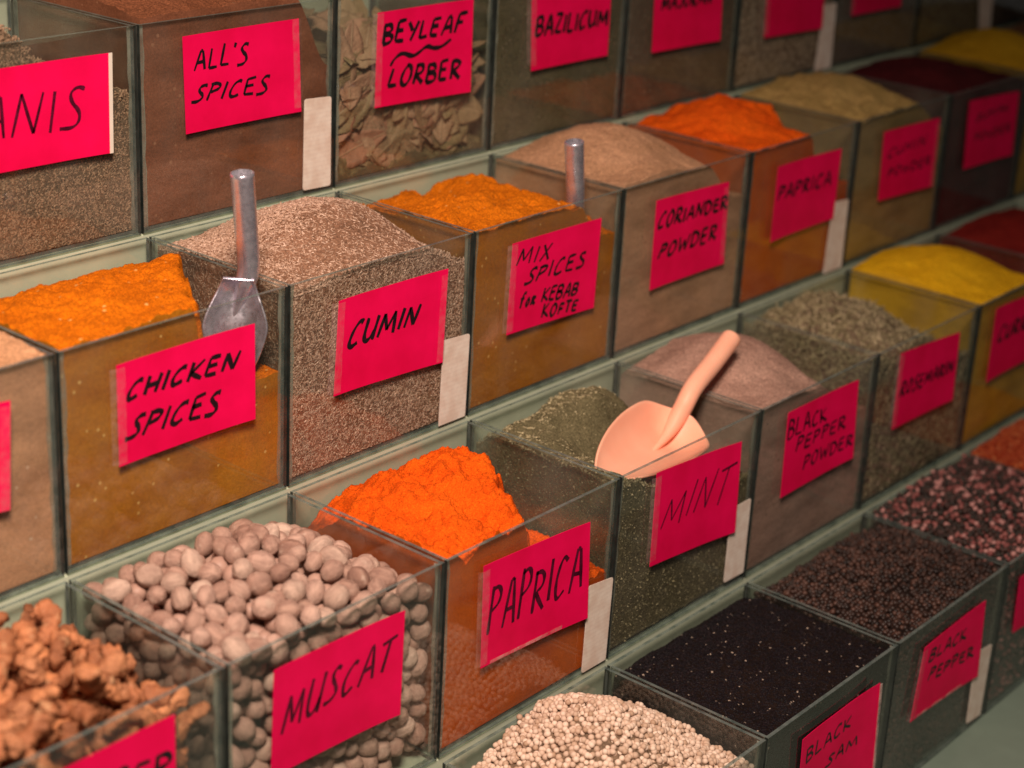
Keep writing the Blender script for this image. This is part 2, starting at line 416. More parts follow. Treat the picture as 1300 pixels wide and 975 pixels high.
# measured on the panes: card corners TL TR BR BL and, per written line, baseline and cap line (x along the tier, z above the tread)
CARDS = {
 'anis':([(0.0578, 0.1408), (0.1728, 0.141), (0.1715, 0.0677), (0.0542, 0.0685)],[('ANIS',[(0.0593, 0.0941), (0.1484, 0.0891), (0.1516, 0.1176), (0.0652, 0.1211)])]),
 'allspice':([(0.2398, 0.1448), (0.3583, 0.1458), (0.3618, 0.0708), (0.2421, 0.0704)],[("ALL'S",[(0.2507, 0.1175), (0.3052, 0.1169), (0.3069, 0.1324), (0.2532, 0.1326)]), ('SPICES',[(0.2487, 0.0937), (0.3264, 0.091), (0.3291, 0.1044), (0.2543, 0.105)])]),
 'bayleaf':([(0.4484, 0.1409), (0.5665, 0.1412), (0.5676, 0.0589), (0.4474, 0.0611)],[('BEYLEAF',[(0.455, 0.1134), (0.5547, 0.1147), (0.5598, 0.1297), (0.4572, 0.13)]), ('~',[(0.466, 0.0982), (0.5388, 0.1058), (0.5387, 0.1072), (0.4657, 0.1075)]), ('LORBER',[(0.463, 0.0774), (0.5541, 0.0734), (0.5549, 0.0901), (0.4681, 0.0932)])]),
 'basil':([(0.6464, 0.1518), (0.7671, 0.1538), (0.7685, 0.0672), (0.6527, 0.0665)],[('BAZILICUM',[(0.6563, 0.0973), (0.7646, 0.0973), (0.7663, 0.1129), (0.658, 0.1159)])]),
 'marjoram':([(0.8391, 0.1478), (0.9572, 0.1484), (0.9633, 0.0595), (0.843, 0.0606)],[('MAJORAN',[(0.8535, 0.101), (0.942, 0.1009), (0.9413, 0.1147), (0.8542, 0.115)])]),
 'r3e':([(1.0429, 0.1433), (1.1632, 0.1443), (1.1705, 0.0493), (1.0492, 0.0523)],[]),
 'r3f':([(1.2249, 0.145), (1.3395, 0.1459), (1.3499, 0.0562), (1.2332, 0.057)],[]),
 'r2left':([(-0.1162, 0.1352), (-0.0355, 0.1358), (-0.0393, 0.0624), (-0.1199, 0.0646)],[]),
 'chicken':([(0.0474, 0.1366), (0.1664, 0.1375), (0.167, 0.0654), (0.0475, 0.0644)],[('CHICKEN',[(0.0542, 0.1099), (0.1509, 0.1092), (0.1546, 0.1206), (0.0598, 0.1229)]), ('SPICES',[(0.0533, 0.082), (0.1348, 0.0794), (0.1378, 0.0945), (0.0623, 0.0975)])]),
 'cumin':([(0.2493, 0.1347), (0.3684, 0.134), (0.3663, 0.0566), (0.2452, 0.0609)],[('CUMIN',[(0.2584, 0.0938), (0.3361, 0.0969), (0.3407, 0.1113), (0.2649, 0.1127)])]),
 'mix':([(0.4468, 0.1379), (0.5646, 0.1372), (0.5625, 0.0566), (0.4449, 0.0599)],[('MIX',[(0.4523, 0.1181), (0.4963, 0.1149), (0.5011, 0.1296), (0.4583, 0.1302)]), ('SPICES',[(0.4653, 0.0999), (0.5455, 0.099), (0.5472, 0.1122), (0.4716, 0.1116)]), ('for KEBAB',[(0.4594, 0.0805), (0.537, 0.0749), (0.5407, 0.0851), (0.4631, 0.0927)]), ('KOFTE',[(0.4905, 0.0642), (0.5385, 0.0601), (0.5408, 0.0688), (0.4927, 0.0749)])]),
 'coriander':([(0.6434, 0.1381), (0.7598, 0.135), (0.7641, 0.0541), (0.6439, 0.0542)],[('CORIANDER',[(0.6477, 0.1104), (0.7608, 0.1093), (0.7604, 0.1209), (0.6512, 0.124)]), ('POWDER',[(0.653, 0.0821), (0.7472, 0.0819), (0.7479, 0.0961), (0.6583, 0.0946)])]),
 'paprika2':([(0.8411, 0.1357), (0.9638, 0.1339), (0.9633, 0.0603), (0.8415, 0.0595)],[('PAPRICA',[(0.8477, 0.1007), (0.9501, 0.0989), (0.9508, 0.1123), (0.8494, 0.1146)])]),
 'cuminpowder':([(1.0493, 0.1379), (1.1731, 0.1348), (1.1772, 0.0567), (1.0551, 0.0619)],[('CUMIN',[(1.0637, 0.1077), (1.1481, 0.1088), (1.1499, 0.119), (1.0651, 0.1177)]), ('POWDER',[(1.0694, 0.0853), (1.164, 0.0844), (1.1645, 0.0942), (1.0711, 0.0944)])]),
 'sumac':([(1.2411, 0.1437), (1.3638, 0.1387), (1.3693, 0.0613), (1.2504, 0.0632)],[('SUMAK',[(1.2646, 0.1173), (1.3453, 0.1191), (1.345, 0.1274), (1.2649, 0.125)]), ('POWDER',[(1.2677, 0.0932), (1.3569, 0.092), (1.3558, 0.1015), (1.2678, 0.1011)])]),
 'ginger':([(-0.1416, 0.1431), (-0.0413, 0.1445), (-0.0416, 0.0726), (-0.1422, 0.0723)],[('GINGER',[(-0.1322, 0.1214), (-0.0435, 0.1016), (-0.0431, 0.118), (-0.1294, 0.1347)])]),
 'muscat':([(0.0383, 0.1409), (0.1565, 0.1385), (0.1552, 0.058), (0.0359, 0.0626)],[('MUSCAT',[(0.0453, 0.093), (0.1443, 0.0986), (0.15, 0.1217), (0.0516, 0.1175)])]),
 'paprika1':([(0.2386, 0.1415), (0.3602, 0.1356), (0.3654, 0.0516), (0.2409, 0.0579)],[('PAPRICA',[(0.2461, 0.0837), (0.3553, 0.082), (0.3564, 0.1173), (0.2495, 0.12)])]),
 'mint':([(0.4453, 0.1488), (0.5648, 0.141), (0.5688, 0.0557), (0.447, 0.0658)],[('MINT',[(0.4588, 0.0968), (0.5498, 0.0894), (0.5608, 0.1214), (0.4664, 0.1201)])]),
 'bpp':([(0.6388, 0.145), (0.7564, 0.1451), (0.7638, 0.0653), (0.6422, 0.063)],[('BLACK',[(0.6426, 0.1195), (0.7083, 0.1196), (0.7054, 0.133), (0.6427, 0.1384)]), ('PEPPER',[(0.6598, 0.1023), (0.7438, 0.1024), (0.7425, 0.1144), (0.661, 0.1155)]), ('POWDER',[(0.676, 0.0802), (0.7597, 0.0803), (0.7583, 0.0916), (0.6772, 0.0934)])]),
 'rosemary':([(0.8351, 0.1503), (0.9562, 0.1421), (0.9615, 0.0683), (0.8374, 0.0717)],[('ROSEMARIN',[(0.8436, 0.1041), (0.9534, 0.1015), (0.9522, 0.1143), (0.8467, 0.1178)])]),
 'curry':([(1.031, 0.1494), (1.1513, 0.1437), (1.1556, 0.0672), (1.0344, 0.0676)],[('CURRY',[(1.048, 0.1085), (1.1344, 0.1049), (1.1345, 0.1209), (1.0499, 0.1244)])]),
 'blacksam':([(0.4457, 0.1331), (0.563, 0.1344), (0.5722, 0.0394), (0.4532, 0.0395)],[('BLACK',[(0.4566, 0.1066), (0.5253, 0.1102), (0.5246, 0.1208), (0.4555, 0.1194)]), ('SAM',[(0.4907, 0.087), (0.5399, 0.0857), (0.5395, 0.0949), (0.4934, 0.0968)])]),
 'blackpepper':([(0.6419, 0.1342), (0.7529, 0.1382), (0.7615, 0.0572), (0.6345, 0.0646)],[('BLACK',[(0.654, 0.1156), (0.7249, 0.1113), (0.7238, 0.1229), (0.6573, 0.1264)]), ('PEPPER',[(0.6582, 0.0953), (0.7463, 0.0847), (0.7432, 0.096), (0.6612, 0.1051)])]),
 'rosepepper':([(0.8238, 0.1343), (0.9325, 0.1311), (0.9401, 0.0639), (0.8295, 0.0743)],[]),
}

def label_card(key, parent, org, text, label):
    (quad, lines) = CARDS[key]
    tl, tr, br, bl = [Vector((q[0] - org[0], q[1])) for q in quad]
    nx, nz = 12, 8
    bow = rnd.uniform(0.0008, 0.0045); ph = rnd.uniform(-0.3, 0.3)
    xa, xb = tl.x, tr.x
    def yf(x):
        t = (x - xa) / (xb - xa) * 2 - 1
        return -0.0012 - bow * max(0, abs(t - ph) - 0.35) ** 2
    V, F = [], []
    for side in (0, 1):
        for j in range(nz + 1):
            for i in range(nx + 1):
                p = tl.lerp(tr, i / nx).lerp(bl.lerp(br, i / nx), j / nz)
                V.append((p.x, yf(p.x) + 0.0004 * side, p.y))
    K = (nx + 1) * (nz + 1)
    for j in range(nz):
        for i in range(nx):
            a = j * (nx + 1) + i
            F.append((a, a + nx + 1, a + nx + 2, a + 1))
            F.append((K + a, K + a + 1, K + a + nx + 2, K + a + nx + 1))
    ring = [i for i in range(nx + 1)] + [j * (nx + 1) + nx for j in range(1, nz + 1)] + [nz * (nx + 1) + i for i in range(nx - 1, -1, -1)] + [j * (nx + 1) for j in range(nz - 1, 0, -1)]
    for a, b in zip(ring, ring[1:] + ring[:1]): F.append((a, b, K + b, K + a))
    c = link('label_card', mesh_from('label_card', V, F), MPINK, parent)
    if label: c['label'] = label
    if lines:
        ls = [(t, [(a - org[0], b) for a, b in q]) for t, q in lines]
        h = min((Vector(q[3]) - Vector(q[0])).length for t, q in ls if t != '~')
        lettering(ls, key, c, max(0.0019, min(0.0046, h * 0.29)) * {'mint': 0.55, 'muscat': 0.78, 'anis': 0.70, 'paprika1': 0.85, 'bpp': 0.8, 'blacksam': 0.85, 'allspice': 0.85}.get(key, 1) , lambda x: yf(x) - 0.00025)
    if key in ('paprika1', 'blackpepper'):
        p0, p1 = bl.lerp(br, 0.08), bl.lerp(br, 0.75)
        V = [(p0.x, yf(p0.x) - .0004, p0.y + .0005), (p1.x, yf(p1.x) - .0004, p1.y + .0008), (p1.x, yf(p1.x) - .0007, p1.y + .0042), (p0.x, yf(p0.x) - .0007, p0.y + .0034)]
        link('tape', mesh_from('tape', V, [(0, 1, 2, 3)]), MTAPE, c)
    for sx in (0, 1):                                       # clear tape holding the card to the pane
        if rnd.random() < (0.62 if sx == 0 else 0.35) and key not in ('anis', 'blacksam'):
            e0, e1 = (tl, bl) if sx == 0 else (tr, br); dx = 0.007 if sx == 0 else -0.007
            t0, t1 = rnd.uniform(0.0, 0.06), rnd.uniform(0.94, 1.0); V, F = [], []
            for k in range(9):
                p = e0.lerp(e1, t0 + (t1 - t0) * k / 8)
                wv = rnd.uniform(-0.0004, 0.0004)
                V += [(p.x - dx * 0.6, -0.0003, p.y + wv), (p.x, yf(p.x) - 0.0003, p.y), (p.x + dx + wv, yf(p.x + dx) - 0.00032, p.y)]
            for k in range(8):
                for a in (0, 1):
                    f = (3*k + a, 3*k + 3 + a, 3*k + 4 + a, 3*k + 1 + a); F.append(f)
            link('tape', mesh_from('tape', V, F), MTAPE2, c)
    if key in ('anis', 'blacksam'):
        p0, p1 = br, tr
        V, F = box_vf(-0.0022, 0.0008, -0.0019, -0.0014, 0, 1)
        V = [(p0.x + (p1.x - p0.x) * z + x, y + (yf(p0.x) + .0014), p0.y + (p1.y - p0.y) * z) for x, y, z in V]
        link('tape', mesh_from('tape', V, F), MPAPER if key == 'anis' else MTAPE, c)
    return c
def sticker(quad, parent, org):
    tl, tr, br, bl = [Vector((q[0] - org[0], q[1])) for q in quad]
    zmin = 0.001
    cen = (tl + tr + br + bl) / 4
    P = []
    q4 = [tl, tr, br, bl]
    for k in range(4):                                    # rounded corners
        c, pr, nx = q4[k], q4[k - 1], q4[(k + 1) % 4]
        r = 0.0022
        a = c + (pr - c).normalized() * r; b = c + (nx - c).normalized() * r
        P += [a, (a + b) * 0.25 + c * 0.5, b]
    P = [(p.x, max(zmin, p.y)) for p in P]
    V = [(x, -0.0006, z) for x, z in P] + [(x, -0.0002, z) for x, z in P]
    n = len(P)
    F = [tuple(range(n))[::-1], tuple(range(n, 2 * n))] + [(k, (k + 1) % n, n + (k + 1) % n, n + k) for k in range(n)]
    return link('price_sticker', mesh_from('price_sticker', V, F), MPRINT, parent)

# ------------------------------------------------------------------ glass bins
BIN = {}
def glass_bin(row, i, label, card=None, cardlabel=None, stk=None):
    x0 = xd(row, i) + 0.0014; wd = xd(row, i + 1) - xd(row, i) - 0.0028
    D = DS[row] - 0.0035; H = HS[row] - 0.0022
    o = empty('spice_bin', (x0, YR[row], ZR[row]))
    tag(o, label, 'glass bin', 'glass spice bins in stepped tiers')
    g = 0.0003
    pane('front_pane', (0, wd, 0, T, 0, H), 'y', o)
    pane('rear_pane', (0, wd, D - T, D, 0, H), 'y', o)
    pane('side_pane', (0, T, T + g, D - T - g, 0, H - g), 'x', o)
    pane('side_pane', (wd - T, wd, T + g, D - T - g, 0, H - g), 'x', o)
    pane('base_pane', (T + g, wd - T - g, T + g, D - T - g, 0.0002, T), 'z', o)
    for xa, sg in ((T + 0.0001, 1), (wd - T - 0.0001, -1)):          # glue bead in the two front corners
        zs = [T + (H - 0.0015 - T) * k / 14 for k in range(15)]; V, F = [], []
        for z in zs:
            q = rnd.uniform(0.0020, 0.0040)
            V += [(xa, T + 0.0001, z), (xa + sg * q, T + 0.0001, z), (xa, T + 0.0001 + q, z)]
        for k in range(14):
            for a in range(3):
                f = (3*k + a, 3*k + (a+1) % 3, 3*k + 3 + (a+1) % 3, 3*k + 3 + a); F.append(f if sg < 0 else f[::-1])
        F += [(0, 1, 2), (42, 43, 44)]
        link('glue_bead', mesh_from('glue_bead', V, F), MGLUE, o)
    if card: label_card(card, o, (x0,), None, cardlabel)
    if stk: sticker(STICK[stk], o, (x0,))
    BIN[(row, i)] = (x0, YR[row], ZR[row], wd, D, H)
    return o

# ------------------------------------------------------------------ heaps
from mathutils import noise as MN
def S(a, b, x):
    t = min(1, max(0, (x - a) / (b - a))); return t * t * (3 - 2 * t)
def G(u, v, cu, cv, ru, rv): return math.exp(-((u - cu) / ru) ** 2 - ((v - cv) / rv) ** 2)
def fbm(u, v, s, o, seed, hh=0.9): return MN.fractal(Vector((u * s + seed, v * s * 0.8 - seed, seed * 0.37)), hh, 2.1, o)
def heap_surface(row, i, hf, seed, rough=0.012, scale=5, octs=5, nu=84, nv=66, inset=0.0006, hh=0.9):
    x0, y0, z0, wd, D, H = BIN[(row, i)]
    a, b = T + inset, wd - T - inset
    c, d = T + inset, D - T - inset
    U = np.linspace(0, 1, nu); Vv = np.linspace(0, 1, nv)
    Zs = np.zeros((nv, nu))
    for j, v in enumerate(Vv):
        for k, u in enumerate(U):
            Zs[j, k] = HS[row] * (hf(u, v) + rough * fbm(u, v, scale, octs, seed, hh))
    lim = H - 0.003 + 0.0
    return U, Vv, Zs, (a, b, c, d)
def heap_vf(U, Vv, Zs, ext, z_base=T + 0.0005):
    a, b, c, d = ext
    nu, nv = len(U), len(Vv)
    X = a + (b - a) * U; Yv = c + (d - c) * Vv
    V = [(X[k], Yv[j], Zs[j, k]) for j in range(nv) for k in range(nu)]
    F = []
    for j in range(nv - 1):
        for k in range(nu - 1):
            q = j * nu + k
            F.append((q, q + 1, q + nu + 1, q + nu))
    ring = [k for k in range(nu)] + [j * nu + nu - 1 for j in range(1, nv)] + [(nv - 1) * nu + k for k in range(nu - 2, -1, -1)] + [j * nu for j in range(nv - 2, 0, -1)]
    base = len(V)
    for q in ring: V.append((V[q][0], V[q][1], z_base))
    n = len(ring)
    for k in range(n):
        F.append((ring[k], base + k, base + (k + 1) % n, ring[(k + 1) % n]))
    F.append(tuple(base + k for k in range(n))[::-1])
    top = (nu - 1) * (nv - 1)
    return V, F, top
def powder_heap(row, i, name, label, mat, hf, seed=1.0, rough=0.012, scale=5, octs=5, cat='spice heap', hh=0.62):
    U, Vv, Zs, ext = heap_surface(row, i, hf, seed, rough, scale, octs + 1, 150, 120, 0.0006, hh)
    V, F, top = heap_vf(U, Vv, Zs, ext)
    me = mesh_from(name, V, F)
    sm = [k < top for k in range(len(F))]
    me.polygons.foreach_set('use_smooth', sm)
    x0, y0, z0, *_ = BIN[(row, i)]
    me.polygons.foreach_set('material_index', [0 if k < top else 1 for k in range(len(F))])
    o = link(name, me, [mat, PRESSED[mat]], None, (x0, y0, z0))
    tag(o, label, cat)
    return o
# grain templates, unit length along X
def tmpl_spindle(sides=5, rings=2):
    V = [(-0.5, 0, 0)]; xs = [-0.24, 0.22] if rings == 2 else [-0.36, 0, 0.34]
    rr = [0.46, 0.46] if rings == 2 else [0.36, 0.5, 0.34]
    for x, r in zip(xs, rr):
        for k in range(sides):
            t = 2 * math.pi * k / sides; V.append((x, r * math.cos(t), r * math.sin(t)))
    V.append((0.5, 0, 0)); F = []
    L = len(V) - 1; nr = len(xs)
    for k in range(sides):
        k2 = (k + 1) % sides
        F.append((0, 1 + k2, 1 + k)); F.append((L, 1 + (nr - 1) * sides + k, 1 + (nr - 1) * sides + k2))
        for r in range(nr - 1):
            F.append((1 + r * sides + k, 1 + r * sides + k2, 1 + (r + 1) * sides + k2, 1 + (r + 1) * sides + k))
    return np.array(V), F
def tmpl_ico(sub=1):
    bm = bmesh.new(); bmesh.ops.create_icosphere(bm, subdivisions=sub, radius=0.5)
    V = np.array([v.co[:] for v in bm.verts]); F = [tuple(v.index for v in f.verts) for f in bm.faces]; bm.free()
    return V, F
def tmpl_flake():
    V = np.array([(-0.5, -0.1, 0), (-0.1, -0.42, 0.1), (0.5, 0.05, -0.05), (0.02, 0.45, 0.12)])
    return V, [(0, 1, 2, 3)]
def tmpl_chip():
    bm = bmesh.new(); bmesh.ops.create_icosphere(bm, subdivisions=1, radius=0.5)
    vs = list(bm.verts)
    for v in vs: v.co *= rnd.uniform(0.6, 1.15)
    V = np.array([v.co[:] for v in vs]); F = [tuple(v.index for v in f.verts) for f in bm.faces]; bm.free()
    return V, F
def grain_heap(row, i, name, label, basemat, grainmat, hf, tmpl, size, counts, seed=1.0, rough=0.010, scale=5, octs=4, lattice=0.0,
               flat=0.5, var=0.2, cat='spice heap', smooth=True, sink=0.25):
    """heap of seeds: a solid core and a skin of single grains lying on its top, along the front pane and the left pane"""
    U, Vv, Zs, ext = heap_surface(row, i, hf, seed, rough, scale, octs, inset=0.0006 + 0.6 * size[2])
    V, F, top = heap_vf(U, Vv, Zs, ext)
    a, b, c, d = ext; nu, nv = len(U), len(Vv)
    rg = np.random.default_rng(int(seed * 1000) + 5)
    gx = np.gradient(Zs, (b - a) / (nu - 1), axis=1); gy = np.gradient(Zs, (d - c) / (nv - 1), axis=0)
    pts, nrm = [], []
    nt_, nf_, nl_ = counts
    fu, fv = rg.random(nt_), rg.random(nt_)
    if lattice:                                            # round corns lie side by side, a few more on top of them
        st = lattice; gx_, gy_ = np.meshgrid(np.arange(0, b - a, st), np.arange(0, d - c, st * 0.87))
        gx_[1::2] += st / 2
        jx = rg.normal(size=gx_.shape) * st * 0.13; jy = rg.normal(size=gx_.shape) * st * 0.13
        fu = np.concatenate([((gx_ + jx) / (b - a)).ravel(), rg.random(nt_)]).clip(0, 0.9999)
        fv = np.concatenate([((gy_ + jy) / (d - c)).ravel(), rg.random(nt_)]).clip(0, 0.9999)
        lift = np.concatenate([rg.normal(size=gx_.size) * st * 0.12, np.full(nt_, st * 0.55)])
        nt_ = len(fu)
    ku, kv = (fu * (nu - 1)).astype(int), (fv * (nv - 1)).astype(int)
    z = Zs[kv, ku] + gx[kv, ku] * (fu * (nu - 1) - ku) * (b - a) / (nu - 1)
    if lattice: z = z + lift
    pts.append(np.stack([a + (b - a) * fu, c + (d - c) * fv, z], 1))
    n_ = np.stack([-gx[kv, ku], -gy[kv, ku], np.ones(nt_)], 1); nrm.append(n_ / np.linalg.norm(n_, axis=1)[:, None])
    fu = rg.random(nf_ * 2); zz = rg.random(nf_ * 2) * HS[row] * 1.05
    ok = zz < Zs[0, (fu * (nu - 1)).astype(int)]; fu, zz = fu[ok][:nf_], zz[ok][:nf_]
    pts.append(np.stack([a + (b - a) * fu, np.full(len(fu), c), zz + T], 1)); nrm.append(np.tile((0, -1.0, 0), (len(fu), 1)))
    fv = rg.random(nl_ * 2); zz = rg.random(nl_ * 2) * HS[row] * 1.05
    ok = zz < Zs[(fv * (nv - 1)).astype(int), 0]; fv, zz = fv[ok][:nl_], zz[ok][:nl_]
    pts.append(np.stack([np.full(len(fv), a), c + (d - c) * fv, zz + T], 1)); nrm.append(np.tile((-1.0, 0, 0), (len(fv), 1)))
    P = np.concatenate(pts); Nn = np.concatenate(nrm); n = len(P)
    # keep grains inside the glass
    t = rg.normal(size=(n, 3)); t -= (t * Nn).sum(1)[:, None] * Nn * flat_w(flat)
    t /= np.linalg.norm(t, axis=1)[:, None]
    s = np.cross(Nn, t); s /= np.linalg.norm(s, axis=1)[:, None] + 1e-9
    q = np.cross(t, s)
    sz = np.array(size)[None, :] * (1 + var * rg.normal(size=(n, 1)).clip(-2, 2)) * (1 + 0.5 * var * rg.normal(size=(n, 3)).clip(-2, 2))
    TV, TF = tmpl
    m = len(TV)
    A = np.stack([t, s, q], 1)                                # rows are axes
    L = (TV[None, :, :] * sz[:, None, :]) @ A + (P - Nn * sz[:, 2:3] * sink)[:, None, :]
    lo = np.array([T + 0.0002, T + 0.0002, T + 0.0002]); x0, y0, z0, wd, D, H = BIN[(row, i)]
    hi = np.array([wd - T - 0.0002, D - T - 0.0002, 9.0])
    L = np.clip(L.reshape(-1, 3), lo, hi)
    TFt = []
    for f in TF:
        TFt += [(f[0], f[k], f[k + 1]) for k in range(1, len(f) - 1)]
    TFt = np.array(TFt)
    tri = (TFt[None] + (np.arange(n) * m)[:, None, None]).reshape(-1, 3) + len(V)
    me = bpy.data.meshes.new(name)
    AV = np.concatenate([np.array(V, dtype=np.float64), L])
    core_loops = [v for f in F for v in f]
    nl = len(core_loops) + tri.size
    me.vertices.add(len(AV)); me.vertices.foreach_set('co', AV.astype(np.float32).ravel())
    me.loops.add(nl); me.loops.foreach_set('vertex_index', np.concatenate([np.array(core_loops), tri.ravel()]).astype(np.int32))
    starts, tot, p = [], [], 0
    for f in F: starts.append(p); tot.append(len(f)); p += len(f)
    starts = np.concatenate([np.array(starts), p + 3 * np.arange(len(tri))]).astype(np.int32)
    me.polygons.add(len(starts)); me.polygons.foreach_set('loop_start', starts)
    me.polygons.foreach_set('material_index', np.concatenate([np.zeros(len(F)), np.ones(len(tri))]).astype(np.int32))
    me.polygons.foreach_set('use_smooth', np.concatenate([np.arange(len(F)) < top, np.full(len(tri), smooth)]))
    me.update(calc_edges=True); me.validate()
    o = link(name, me, [basemat, grainmat], None, (x0, y0, z0))
    tag(o, label, cat)
    return o
def flat_w(f): return f

STICK = {
 'allspice':[(0.3669, 0.0797), (0.3971, 0.0781), (0.3977, 0.0029), (0.3661, 0.0038)],
 'cumin':[(0.3685, 0.074), (0.4001, 0.0722), (0.3986, 0.0001), (0.3666, -0.001)],
 'paprika1':[(0.3675, 0.0775), (0.3989, 0.0741), (0.3973, 0.0001), (0.3663, 0.0011)],
 'mint':[(0.5638, 0.0782), (0.594, 0.0786), (0.5944, 0.0072), (0.5637, 0.0078)],
 'paprika2':[(0.9621, 0.0777), (0.9931, 0.0753), (0.995, -0.0026), (0.958, -0.0007)],
 'r3e':[(1.1715, 0.0758), (1.199, 0.0757), (1.2019, 0.0006), (1.1658, -0.0003)],
 'r3g':[(1.56, 0.0484), (1.6003, 0.0476), (1.6051, -0.0021), (1.5736, -0.0017)],
 'blackpepper':[(0.7547, 0.0837), (0.7874, 0.0795), (0.7869, 0.0044), (0.7584, 0.0069)],
}

PC = lambda t: 'pink card reading ' + t
# ------------------------------------------------------------------ the bins, tier by tier
B = [
 (0, 1, 'glass bin heaped with pale peppercorns in the bottom tier', None, None, None),
 (0, 2, 'glass bin of black sesame with pink card reading BLACK SAM', 'blacksam', PC('BLACK SAM'), None),
 (0, 3, 'glass bin of peppercorns with pink card reading BLACK PEPPER', 'blackpepper', PC('BLACK PEPPER'), 'blackpepper'),
 (0, 4, 'glass bin of mixed rose peppercorns at the lower right edge', 'rosepepper', 'blank pink card cut off by the right edge', None),
 (0, 5, 'glass bin of orange chilli flakes in the bottom tier', None, None, None),
 (1, -1, 'glass bin of dried ginger pieces in the lower left corner', 'ginger', 'pink card cut off by the bottom edge', None),
 (1, 0, 'glass bin of nutmegs with pink card reading MUSCAT', 'muscat', PC('MUSCAT'), None),
 (1, 1, 'glass bin of bright orange powder with PAPRICA card, between nutmegs and mint', 'paprika1', PC('PAPRICA'), 'paprika1'),
 (1, 2, 'glass bin of dried mint with pink card reading MINT', 'mint', PC('MINT'), 'mint'),
 (1, 3, 'glass bin with pink card reading BLACK PEPPER POWDER', 'bpp', PC('BLACK PEPPER POWDER'), None),
 (1, 4, 'glass bin with pink card reading ROSEMARIN', 'rosemary', PC('ROSEMARIN'), None),
 (1, 5, 'glass bin of bright yellow powder right of the rosemary', 'curry', PC('CURRY'), None),
 (1, 6, 'glass bin of dark red powder behind the bright yellow one', None, None, None),
 (2, -1, 'glass bin of tan powder at the left edge, beside CHICKEN SPICES', 'r2left', 'blank pink card cut off by the left edge', None),
 (2, 0, 'glass bin of orange powder with pink card reading CHICKEN SPICES', 'chicken', PC('CHICKEN SPICES'), None),
 (2, 1, 'glass bin of cumin seeds with pink card reading CUMIN and sticker', 'cumin', PC('CUMIN'), 'cumin'),
 (2, 2, 'glass bin with pink card reading MIX SPICES for KEBAB KOFTE', 'mix', PC('MIX SPICES for KEBAB KOFTE'), None),
 (2, 3, 'glass bin with pink card reading CORIANDER POWDER', 'coriander', PC('CORIANDER POWDER'), None),
 (2, 4, 'glass bin of orange powder with PAPRICA card, beside CORIANDER POWDER', 'paprika2', PC('PAPRICA'), 'paprika2'),
 (2, 5, 'glass bin of ochre powder with pink card reading CUMIN POWDER', 'cuminpowder', PC('CUMIN POWDER'), None),
 (2, 6, 'glass bin of nearly black red powder with pink card reading SUMAK', 'sumac', PC('SUMAK POWDER'), None),
 (2, 7, 'glass bin of mustard yellow powder at the upper right edge', None, None, None),
 (2, 8, 'glass bin of brown powder in the far upper right corner', None, None, None),
 (3, 0, 'glass bin of aniseed with pink card reading ANIS', 'anis', PC('ANIS'), None),
 (3, 1, "glass bin of brown powder with pink card reading ALL'S SPICES", 'allspice', PC("ALL'S SPICES"), 'allspice'),
 (3, 2, 'glass bin of bay leaves with pink card reading BEYLEAF LORBER', 'bayleaf', PC('BEYLEAF LORBER'), None),
 (3, 3, 'glass bin of dark herb with pink card reading BAZILICUM', 'basil', PC('BAZILICUM'), None),
 (3, 4, 'glass bin of brown herb with pink card reading MAJORAN', 'marjoram', PC('MAJORAN'), None),
 (3, 5, 'glass bin of beige seeds with blank pink card and white sticker, top tier', 'r3e', 'blank pink card', 'r3e'),
 (3, 6, 'glass bin of grey brown seeds with blank pink card, no sticker, top tier', 'r3f', 'blank pink card', None),
 (3, 7, 'glass bin of speckled greenish seeds with a white sticker, top tier', None, None, 'r3g'),
 (3, 8, 'glass bin of dark seeds in the top right corner', None, None, None),
]
for b in B: glass_bin(*b)

# ------------------------------------------------------------------ powders
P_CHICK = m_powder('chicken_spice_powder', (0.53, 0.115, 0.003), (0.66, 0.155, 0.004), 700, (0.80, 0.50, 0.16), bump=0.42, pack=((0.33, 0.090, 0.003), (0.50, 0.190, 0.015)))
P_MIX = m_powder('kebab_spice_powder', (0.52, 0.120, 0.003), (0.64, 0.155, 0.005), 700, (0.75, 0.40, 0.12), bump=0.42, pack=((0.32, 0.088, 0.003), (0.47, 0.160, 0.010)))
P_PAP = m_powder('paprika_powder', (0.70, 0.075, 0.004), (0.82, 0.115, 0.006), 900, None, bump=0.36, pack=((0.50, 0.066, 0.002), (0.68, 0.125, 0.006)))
P_TAN = m_powder('tan_powder', (0.52, 0.25, 0.125), (0.62, 0.31, 0.165), 700, (0.75, 0.55, 0.40), bump=0.4)
P_COR = m_powder('coriander_powder', (0.46, 0.235, 0.125), (0.57, 0.30, 0.17), 620, (0.30, 0.15, 0.09), bump=0.6)
P_CUM = m_powder('cumin_powder', (0.37, 0.235, 0.075), (0.46, 0.29, 0.10), 800, None, bump=0.5)
P_SUM = m_powder('sumac_powder', (0.055, 0.008, 0.010), (0.10, 0.012, 0.014), 700, (0.16, 0.03, 0.03), bump=0.6)
P_MUS = m_powder('mustard_yellow_powder', (0.60, 0.30, 0.012), (0.68, 0.36, 0.018), 800, None, bump=0.4)
P_YEL = m_powder('yellow_curry_powder', (0.74, 0.37, 0.008), (0.84, 0.45, 0.012), 800, None, bump=0.4)
P_BRN = m_powder('brown_powder', (0.22, 0.10, 0.05), (0.30, 0.14, 0.07), 700, None, bump=0.5)
P_ALL = m_powder('allspice_powder', (0.19, 0.062, 0.028), (0.25, 0.085, 0.040), 620, (0.34, 0.16, 0.09), bump=0.6)
P_BPP = m_powder('pepper_powder', (0.36, 0.20, 0.15), (0.50, 0.29, 0.22), 620, (0.14, 0.09, 0.07), bump=0.7)
